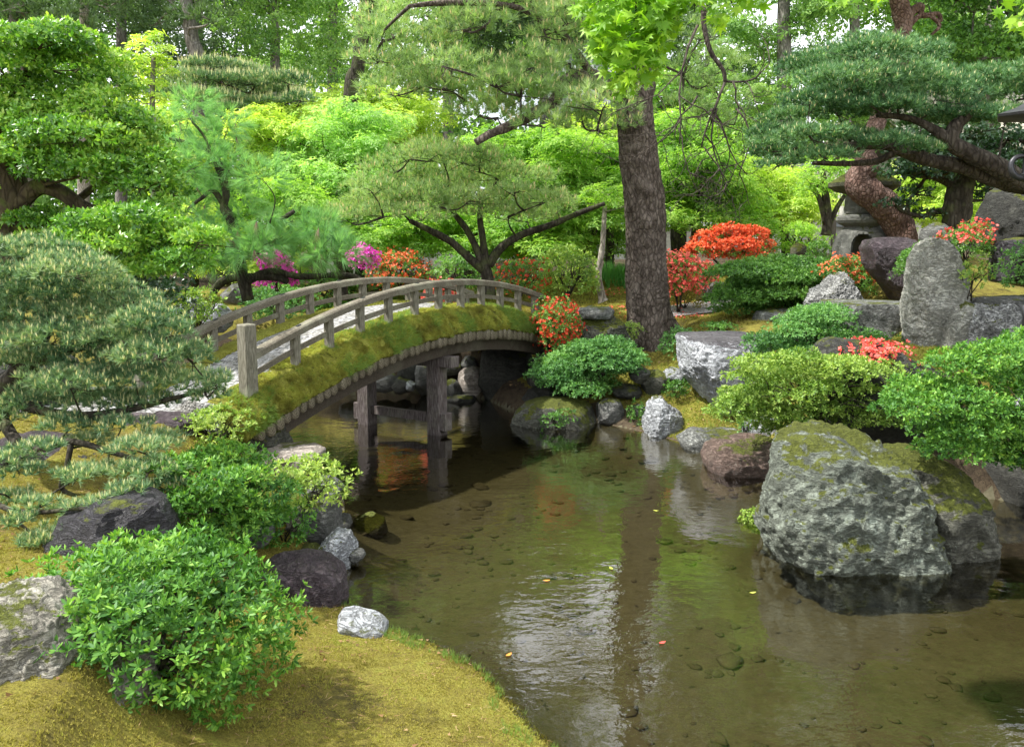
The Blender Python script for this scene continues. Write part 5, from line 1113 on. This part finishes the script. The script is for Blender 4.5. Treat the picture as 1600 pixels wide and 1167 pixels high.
# --- cloud pruned pine
cp = [(330,105,48,10),(375,112,40,10),(300,125,50,12),(350,130,50,12),(400,128,50,12),(450,128,36,12),(285,150,50,10),(330,155,45,12),(395,142,40,11),(440,148,40,10),(470,155,26,9),(420,165,50,10),(360,170,30,8),(310,105,28,8)]
r = np.random.default_rng(12); cp = [(x, y, a_, b_, 26 + r.uniform(-.9, .9)) for x, y, a_, b_ in cp]
tree('clipped pine with flat layered pads tipped with pale candles in the distance', 'pine tree', 26, [(390,430,11),(385,300,10),(380,220,9),(365,180,7),(370,140,5)], cp, 'white_pine', 'dark_bark', L=.14, seed=131, cover=1.7, pine=dict(k=18, w=.006, cones=MATS['pine_candle'], conefrac=.35, cL=.2, ck=3, cw=.012, low=-.2, cname='candles', fr=.8), r0=.07, extra=[[(380,240,7),(410,200,6),(450,165,4)], [(370,200,6),(330,170,4),(290,155,3)]])
# --- young trees and the maples of the middle distance
tree('slim young tree with pale yellow green leaves right of the layered evergreen', 'tree', 21, [(240,400,6),(242,250,5),(238,160,4),(240,90,3)], [(245,60,16,12,21),(225,75,24,10,21),(258,78,16,10,21),(238,95,30,11,21),(215,112,22,9,20.8),(258,115,20,10,21.2),(235,132,26,10,21),(210,150,22,9,21),(250,155,24,10,21),(225,60,14,8,21.2)], 'maple_yellow', 'grey_bark', 'maple', .13, 141, 1.6)
def maple(label, foot, poly, Y, th, n, rx, ry, mat, seed, L=.12, cover=2.0, low=-.2, lim=(), name='maple_tree', cat='maple tree', bark='dark_bark', tw=8, group='maples behind the bridge', tl=.5):
    xs = [p[0] for p in poly]; ys = [p[1] for p in poly]; mx_, my = (min(xs) + max(xs)) / 2, (min(ys) + max(ys)) / 2
    tx, ty = foot[0] + (mx_ - foot[0]) * tl, my + (max(ys) - my) * .3
    return tree(label, cat, Y, [(foot[0], foot[1], tw), (foot[0] + 3, (foot[1] * 2 + ty) / 3, tw * .8), (tx, ty, tw * .6), (mx_, my - (my - min(ys)) * .3, tw * .3)], pads(poly, Y, th, int(n * 1.15), rx * .9, ry * 1.45, seed), mat, bark, 'maple', L * .88, seed, cover * .8, extra=lim, group=group, crown_kw=dict(low=low - .4, lump=.5, fr=.9, thr=.9, up=.9, lf=3.2, deep=.6))
maple('yellow green maple rising behind the feathery tree', (455,440), [(370,185),(420,165),(470,180),(480,240),(450,300),(400,260),(370,220)], 25, 1.2, 26, 34, 12, 'maple_yellow', 151, .15)
maple('pale mint green maple left of the spreading pine', (560,440), [(440,250),(500,190),(560,165),(610,190),(600,260),(580,330),(520,380),(470,360),(430,310)], 24, 1.4, 48, 40, 13, 'maple_mint', 152, .14)
maple('mint green maple with a low layered crown behind the bridge', (500,445), [(380,300),(440,290),(520,330),(600,360),(600,395),(520,400),(430,390),(380,360)], 22, .9, 26, 38, 12, 'maple_green', 153, .12)
maple('yellow maple at the very back above the mint green maple', (600,430), [(480,165),(560,150),(640,150),(680,180),(640,230),(560,200),(500,200)], 28, 1.4, 26, 40, 12, 'maple_yellow', 154, .17)
maple('bright green maple spreading behind the forked trunk', (735,440), [(610,340),(680,330),(760,340),(840,345),(900,360),(900,395),(820,400),(740,390),(660,395),(600,385)], 22.5, 1.2, 40, 44, 12, 'maple_green', 155, .13)
maple('bright green maple between the spreading pine and the big trunk', (905,440), [(760,200),(820,230),(880,210),(960,230),(975,300),(960,350),(900,350),(840,330),(790,280),(750,240)], 23, 1.3, 50, 42, 13, 'maple_green', 156, .13, lim=[[(915,400,5),(930,360,4),(945,330,3),(968,300,2)]])
maple('sunlit yellow maple beside the left edge of the big trunk', (950,430), [(880,190),(930,170),(975,190),(975,260),(940,290),(900,260)], 26, 1.0, 22, 36, 12, 'maple_yellow', 157, .16)
maple('bright green maple with a drooping crown right of the big trunk', (1080,430), [(1030,180),(1080,190),(1120,230),(1160,290),(1190,340),(1180,365),(1120,350),(1060,360),(1030,330)], 23, 1.2, 44, 40, 12, 'maple_green', 158, .13, low=-.3)
maple('yellow green maple beyond the red azalea tree', (1225,420), [(1130,250),(1200,260),(1260,280),(1290,320),(1260,350),(1200,340),(1150,320)], 25.5, 1.1, 28, 38, 11, 'maple_yellow', 159, .15)
maple('low green maple filling behind the magenta azaleas', (460,440), [(270,300),(340,330),(420,400),(470,420),(420,440),(330,430),(280,400)], 23.5, 1, 26, 38, 14, 'maple_yellow', 160, .13)
maple('sunlit yellow shrubby maple left of the feathery tree', (300,470), [(230,180),(290,180),(320,250),(320,330),(290,360),(260,300)], 24.5, 1, 22, 34, 14, 'maple_yellow', 161, .15)
maple('yellow green maple glowing between the twisted pine and the dark trunk', (1475,370), [(1400,270),(1470,260),(1540,280),(1560,330),(1520,360),(1440,350),(1410,310)], 24.5, 1, 32, 30, 14, 'maple_yellow', 162, .13)
maple('thin multi stemmed tree with sparse leaves left of the stone lantern', (1290,368), [(1240,250),(1300,240),(1330,270),(1320,300),(1270,310)], 22, .7, 12, 30, 10, 'maple_green', 163, .11, lim=[[(1290,365,5),(1305,330,4),(1320,305,3)],[(1290,350,5),(1280,310,4),(1265,290,3)]], cover=.8, group=None, name='tree', cat='tree')
maple('low bright maple across the back of the mossy lawn', (870,415), [(840,330),(900,320),(970,330),(980,390),(930,400),(860,400)], 27, 1, 24, 36, 12, 'maple_green', 164, .14)
# dark evergreens on the right
tree('dark evergreen with a thick dark trunk behind the rocks at the right', 'evergreen tree', 17.6, [(1492,372,22),(1495,340,20),(1500,300,19),(1510,270,16),(1515,230,12)], pads([(1400,210),(1480,200),(1560,210),(1640,220),(1640,280),(1560,290),(1480,270),(1420,280),(1390,250)], 17.4, .8, 26, 40, 16, 171) + [(1430,300,26,9,17.6),(1400,320,26,8,17.6),(1545,310,28,9,17.6),(1450,335,24,7,17.7)], 'camellia_leaf', 'dark_bark', 'broad', .10, 172, 1.3, extra=[[(1495,345,8),(1470,330,5),(1440,338,3.5),(1410,330,2.5)],[(1502,300,8),(1470,280,6),(1430,268,4),(1390,272,3)]])
tree('sparse broad leaved tree filling the upper right corner', 'tree', 22, [(1560,380,14),(1555,280,13),(1545,180,11),(1540,90,9),(1550,20,7),(1560,-60,5)], pads([(1430,-60),(1700,-60),(1700,160),(1600,120),(1500,110),(1450,60)], 21.5, 1.6, 48, 44, 20, 173), 'azalea_far', 'grey_bark', 'broad', .13, 174, 1.0)
tree('leafy evergreen behind the twigs right of the big trunk', 'evergreen tree', 27, [(1060,430,12),(1060,300,11),(1058,200,8)], pads([(1020,130),(1070,120),(1110,160),(1130,220),(1080,240),(1030,220)], 27, 1.2, 22, 34, 18, 175), 'glossy_leaf', 'dark_bark', 'broad', .17, 176, 1.3)
# tall conifers and woodland trees at the back
def conifer(label, foot, Y, topy, w0, mat, seed, L=.26, n=60, lean=0, tw=10, bark='grey_bark', cover=1.5, y0=None, name='conifer_tree'):
    r = np.random.default_rng(seed); y0 = y0 or foot[1] - 120; pdl = []
    for i in range(n):
        f = (i + r.random()) / n; y = y0 + (topy - y0) * f; w_ = w0 * (1 - .75 * f) + 14; x = foot[0] + lean * f + r.uniform(-1, 1) * w_
        pdl.append((x, y, w0 * .30 * r.uniform(.7, 1.3), 17 * r.uniform(.7, 1.3), Y + r.uniform(-1, 1) * w_ * S(Y) * .7))
    P_ = [(foot[0], foot[1], tw), (foot[0] + lean * .2, foot[1] * .6 + topy * .4, tw * .75), (foot[0] + lean * .6, foot[1] * .3 + topy * .7, tw * .5), (foot[0] + lean, topy, tw * .15)]
    return tree(label, 'conifer', Y, P_, pdl, mat, bark, 'spray', L, seed, cover, group='tall trees at the back of the garden', crown_kw=dict(lump=.3, fr=.35, low=-.6), r0=.06, maxn=30)
conifer('feathery green cedar behind the clipped pine', (430,430), 31, -280, 95, 'cedar', 201, .24, 90, y0=150)
conifer('tall dark conifer between the cedar and the spreading pine', (520,430), 36, -420, 110, 'cedar', 202, .27, 90, y0=170)
conifer('tall cedar right of the big pine', (1225,420), 33, -380, 110, 'cedar', 203, .25, 110, y0=230, tw=14)
conifer('second tall cedar behind the wide pine', (1335,420), 37, -420, 110, 'cedar', 204, .27, 90, y0=200)
conifer('cedar filling the far right behind the sparse tree', (1500,420), 36, -380, 120, 'cedar', 205, .27, 80, y0=240)
conifer('dark conifer behind the big pine trunk', (1110,420), 42, -420, 110, 'dark_conifer', 206, .34, 80, y0=200)
conifer('distant dark conifer over the layered evergreen', (190,430), 40, -380, 100, 'dark_conifer', 207, .32, 70, y0=110)
conifer('distant dark conifer at the left edge', (20,430), 36, -400, 110, 'dark_conifer', 208, .3, 60, y0=120)
conifer('dark conifer behind the slim young tree', (310,430), 44, -380, 110, 'dark_conifer', 209, .36, 80, y0=170)
conifer('distant conifer behind the tall old pine', (850,430), 46, -60, 110, 'dark_conifer', 210, .36, 70, y0=60)
conifer('distant conifer left of the tall old pine', (700,430), 44, -380, 120, 'dark_conifer', 211, .36, 70, y0=120)
def pole(label, pts, Y, seed, bark='grey_bark', pd=None):
    tree(label, 'pine tree', Y, pts, pads(pd, Y, 1.5, 22, 60, 22, seed), 'dark_conifer', bark, L=.3, seed=seed, cover=.8, pine=dict(k=14, w=.012), r0=.08, group='tall trees at the back of the garden')
pole('tall pine with a bare trunk in the top left corner', [(38,430,16),(34,200,14),(30,60,12),(26,-40,10),(20,-250,7)], 28, 221, pd=[(-80,-60),(120,-60),(150,40),(60,60),(0,40),(-60,30)])
pole('slim bare trunked pine second from the top left corner', [(128,430,9),(132,200,8),(132,60,7),(131,-40,6),(130,-200,4)], 30, 222, 'pale_bark', pd=[(60,-200),(220,-200),(230,20),(150,30),(80,10)])
pole('bare trunked pine leaning left above the clipped pine', [(320,430,13),(310,120,11),(300,60,10),(288,-10,9),(270,-150,6)], 29, 223, pd=[(200,-200),(380,-200),(380,20),(300,50),(220,40)])
pole('dark bare trunk leaning right beside the cedar', [(540,430,12),(548,150,11),(558,110,10),(568,40,10),(590,-80,8),(610,-250,5)], 27, 224, 'dark_bark', pd=[(480,-250),(720,-250),(700,-20),(600,20),(500,0)])
# far wood: the mass that closes the view, and the hedge at its foot
fw = pads([(-500,420),(-500,200),(-200,180),(200,200),(600,210),(1000,190),(1400,180),(2100,200),(2100,420)], 48, 4, 130, 120, 46, 231)
fw += pads([(-700,180),(-700,-250),(600,-300),(2300,-250),(2300,180)], 58, 6, 95, 120, 60, 232)
fw = [b for b in fw if not (b[1] < -60 and 790 < b[0] < 1140)]
parts = []
for i, b in enumerate(fw):
    B = Blob(e=b[:4], Y=b[4], th=b[2] * S(b[4]) * .6); n = int(1.0 * B.area() / (2.2 * .45 ** 2)); P, N = shoots(B, n, i, .3, .5, .3); parts.append(cluster(P, N, 5, .45, .45, i, (.4, 1.4), .1, fr=.25))
V = np.concatenate([p[0] for p in parts]); rr_ = np.concatenate([p[1] for p in parts]); o = place('woodland', V, np.arange(len(V)).reshape(-1, 4), MATS['cedar'], r=rr_); tag(o, kind='stuff')

# ================================================================ STONE LANTERN, BUILDINGS, SMALL THINGS
YL = 19.2; s = S(YL); c0 = W(1345, 392, YL); ln = empty('stone_lantern', c0, 'grey stone lantern with a rounded arched foot, collar and mossy roof beside the twisted pine', 'stone lantern')
# foot: a bell with three arched openings
prof = [(.70, -.30), (.70, .06), (.66, .20), (.58, .33), (.47, .42), (.42, .46)]; n = 160; mb = MB()
a = np.linspace(0, 2 * pi, n, endpoint=False); V = []; m_ = 28
pz = np.linspace(-.30, .46, m_); pr2 = np.interp(pz, [p[1] for p in prof], [p[0] for p in prof])
for z_, r_ in zip(pz, pr2): V.append(np.stack([c0[0] + r_ * np.cos(a), c0[1] + r_ * np.sin(a), np.full(n, c0[2] + z_)], 1))
for z_, r_ in list(zip(pz, pr2))[::-1]: V.append(np.stack([c0[0] + (r_ - .13) * np.cos(a), c0[1] + (r_ - .13) * np.sin(a), np.full(n, c0[2] + z_ - .02)], 1))
F = []
arc = [-pi / 2 - .35, -pi / 2 - .35 + 2.09, -pi / 2 - .35 - 2.09]
def hole(ai, zi):
    for q in arc:
        d = abs((ai - q + pi) % (2 * pi) - pi)
        if d < .42 and zi < .10 + .22 * math.sqrt(max(0, 1 - (d / .42) ** 2)): return True
    return False
for i in range(2 * m_ - 1):
    zi = pz[min(i, 2 * m_ - 2 - i) if i >= m_ else i]
    for j in range(n):
        if i != m_ - 1 and hole(a[j], (pz[i] if i < m_ else pz[2 * m_ - 2 - i])): continue
        F.append([i * n + j, i * n + (j + 1) % n, (i + 1) * n + (j + 1) % n, (i + 1) * n + j])
mb.add(np.concatenate(V), F); mb.put('base', MATS['lantern_stone'], ln)
mb = MB(); mb.lathe([(.36, .44), (.44, .47), (.60, .53), (.64, .58), (.64, .64), (.58, .68), (.40, .70)], c0, 40); mb.put('collar', MATS['lantern_stone'], ln, smooth=False)
mb = MB(); mb.lathe([(.34, .69), (.44, .72), (.46, .80), (.44, .98), (.41, 1.10), (.30, 1.12)], c0, 40); mb.put('light_box', MATS['lantern_stone'], ln)
mb = MB()
for q in (-pi / 2 - .35,): 
    for dx in (-.07, .07): mb.box(c0 + [.44 * cos(q + dx * 2.1), .44 * sin(q + dx * 2.1), .90], (.045, 0, 0), (0, .03, 0), (0, 0, .06), .012)
mb.put('window', MATS['dark_bark'], ln)
mb = MB(); mb.lathe([(.40, 1.08), (.70, 1.14), (.86, 1.22), (.87, 1.29), (.72, 1.37), (.48, 1.48), (.26, 1.60), (.16, 1.66)], c0, 40); mb.put('roof', MATS['mossy_stone'], ln)
mb = MB(); mb.lathe([(.14, 1.64), (.17, 1.70), (.13, 1.78), (.17, 1.86), (.13, 1.97), (.03, 2.06)], c0, 24); mb.put('finial', MATS['lantern_stone'], ln)
for ch in ln.children: ch.scale = (.9, .9, 1.2)
# dark bronze lantern at the right edge: curled foot and the tip of its roof
c1 = W(1625, 265, 10.3); bl = empty('bronze_lantern', (c1[0], c1[1], gz(c1[0], c1[1])), 'dark bronze lantern at the right edge, only its curled foot and roof tip showing', 'lantern'); sl = S(10.3)
bl0 = np.array(bl.location); mb = MB(); mb.lathe([(.20, 0), (.20, .10), (.10, .16), (.07, .3), (.07, 1.2), (.12, 1.35)], (c1[0], c1[1], bl0[2]), 20); mb.put('post', MATS['bronze'], bl, smooth=True)
mb = MB(); z1 = c1[2] - .2
mb.lathe([(.1, z1 - bl0[2] - .0), (.24, z1 - bl0[2] + .08), (.26, z1 - bl0[2] + .14), (.22, z1 - bl0[2] + .16), (.20, z1 - bl0[2] + .62), (.22, z1 - bl0[2] + .66)], (c1[0], c1[1], bl0[2]), 6); mb.put('light_box', MATS['bronze'], bl)
zr = W(1600, 180, 10.3)[2]
mb = MB(); mb.lathe([(.20, 0), (.56, .02), (.57, .05), (.34, .13), (.16, .24), (.05, .34)], (c1[0], c1[1], zr - .04), 6); mb.put('roof', MATS['bronze'], bl)
for sg in (1, -1):
    mb = MB(); pts = [(1625,268),(1606,276),(1592,278),(1582,270),(1580,256),(1588,246),(1602,244)]; Pc = np.array([W(x, y, 10.3) for x, y in pts]); Pc[:, 0] = c1[0] + (Pc[:, 0] - c1[0]) * sg
    mb.tube(*spline(Pc, [.05, .045, .04, .04, .035, .03, .03], 5), 10); mb.put('scroll', MATS['bronze'], bl, smooth=True)

def roofbuilding(name, label, px0, px1, eave, ridge, Y, depth, wallbase, matr='shingle', matw='plaster', over=.5):
    a_ = W(px0, eave, Y); b_ = W(px1, eave, Y); zr = W(px0, ridge, Y + depth / 2)[2]; ze = a_[2]; g = gz((a_[0] + b_[0]) / 2, Y)
    root = empty(name, ((a_[0] + b_[0]) / 2, Y + depth / 2, g), label, 'building'); x0, x1 = a_[0], b_[0]
    mb = MB(); mb.box(((x0 + x1) / 2, Y + depth / 2, (g - .3 + ze) / 2), ((x1 - x0) / 2 - over, 0, 0), (0, depth / 2 - over, 0), (0, 0, (ze - g + .3) / 2 - .01)); mb.put('wall', MATS[matw], root)
    mb = MB(); th = .14
    for sgn in (1, -1):
        y0_ = Y + depth / 2 - sgn * depth / 2; ym = Y + depth / 2 + sgn * .0
        V = [(x0, y0_, ze), (x1, y0_, ze), (x1, ym, zr), (x0, ym, zr), (x0, y0_, ze + th), (x1, y0_, ze + th), (x1, ym, zr + th), (x0, ym, zr + th)]
        mb.add(V, [[0,1,2,3],[4,7,6,5],[0,4,5,1],[1,5,6,2],[2,6,7,3],[3,7,4,0]])
    mb.put('roof', MATS[matr], root)
    mb = MB(); n_ = max(3, int((x1 - x0) / 1.2))
    for i in range(n_ + 1):
        x = x0 + over + (x1 - x0 - 2 * over) * i / n_; mb.box((x, Y + over - .02, (g + ze) / 2), (.07, 0, 0), (0, .05, 0), (0, 0, (ze - g) / 2))
    mb.box(((x0 + x1) / 2, Y + over - .03, ze - .12), ((x1 - x0) / 2 - over, 0, 0), (0, .04, 0), (0, 0, .08)); mb.put('timber_frame', MATS['old_wood'], root)
    mb = MB(); mb.tube([(x0 - .05, Y + depth / 2, zr + th + .05), (x1 + .05, Y + depth / 2, zr + th + .05)], [.13, .13], 8); mb.put('ridge', MATS['roof_tile'], root)
roofbuilding('garden_pavilion', 'low pavilion with a pale shingle roof and light walls behind the stone lantern', 1180, 1335, 302, 268, 30, 6, 380)
roofbuilding('hall', 'hall with a broad pale shingle roof behind the wide pine at the right', 1440, 1900, 232, 150, 31, 12, 380)
roofbuilding('tiled_house', 'grey tiled house far behind the tall old pine', 850, 1010, 190, 70, 50, 9, 400, 'roof_tile')
wl = W(1000, 395, 36)
gx0 = W(960, 400, 34); gx1 = W(1170, 400, 34)
gw = empty('garden_wall', ((gx0[0] + gx1[0]) / 2, 34, gz(3, 34)), 'pale plastered garden wall with a dark tiled coping at the back of the lawn', 'wall')
mb = MB(); mb.box((6, 34, 2.9), (14, 0, 0), (0, .15, 0), (0, 0, .95)); mb.put('wall_face', MATS['plaster'], gw)
mb = MB(); V = [(-8.1, 33.65, 3.86), (20.1, 33.65, 3.86), (20.1, 34, 4.12), (-8.1, 34, 4.12), (-8.1, 34.35, 3.86), (20.1, 34.35, 3.86)]; mb.add(V, [[0,1,2,3],[3,2,5,4],[0,4,5,1],[0,3,4],[1,5,2]]); mb.put('coping', MATS['roof_tile'], gw)

# fallen leaves and petals floating on the pond or lying on rocks
def fallen(x, y, z, L, mat, label, grp=None, seed=0):
    r = np.random.default_rng(seed); a_ = r.random() * 6.28; q = [(-.5, 0), (-.25, .18), (.1, .22), (.5, 0), (.1, -.22), (-.25, -.18)]; V = []
    for dz_ in (0, .003):
        for u, v in q: V.append((x + L * (u * cos(a_) - v * sin(a_)), y + L * (u * sin(a_) + v * cos(a_)), z + dz_ + .012 * abs(u)))
    F = [[5,4,3,2,1,0],[6,7,8,9,10,11]] + [[i, (i + 1) % 6, 6 + (i + 1) % 6, 6 + i] for i in range(6)]
    o = place('fallen_leaf', np.array(V), F, MATS[mat], base=(x, y, z)); tag(o, label, 'leaf', grp)
for i, (px, py, m_, l_) in enumerate([(795,1023,'fallen_orange','orange leaf floating near the mossy bank at the bottom'), (854,907,'fallen_orange','small orange leaf floating in the middle of the pond'), (538,938,'fallen_orange','orange leaf at the waterline beside the dark purple rock'), (1035,1004,'coral','red petal floating left of the sky reflection'), (1025,798,'fallen_green','yellow leaf floating below the reflected foliage'), (955,888,'fallen_green','green leaf floating in the middle of the pond'), (1176,926,'fallen_green','yellow leaf floating left of the huge boulder')]):
    p = G(px, py, .006)
    if m_ == 'coral' and 'coral' not in MATS: plain('coral', (.6, .08, .06))
    if m_ == 'fallen_green' and 'fallen_green' not in MATS: plain('fallen_green', (.35, .38, .06))
    fallen(p[0], p[1], .006, .07, m_, l_, 'fallen leaves on the pond', i)
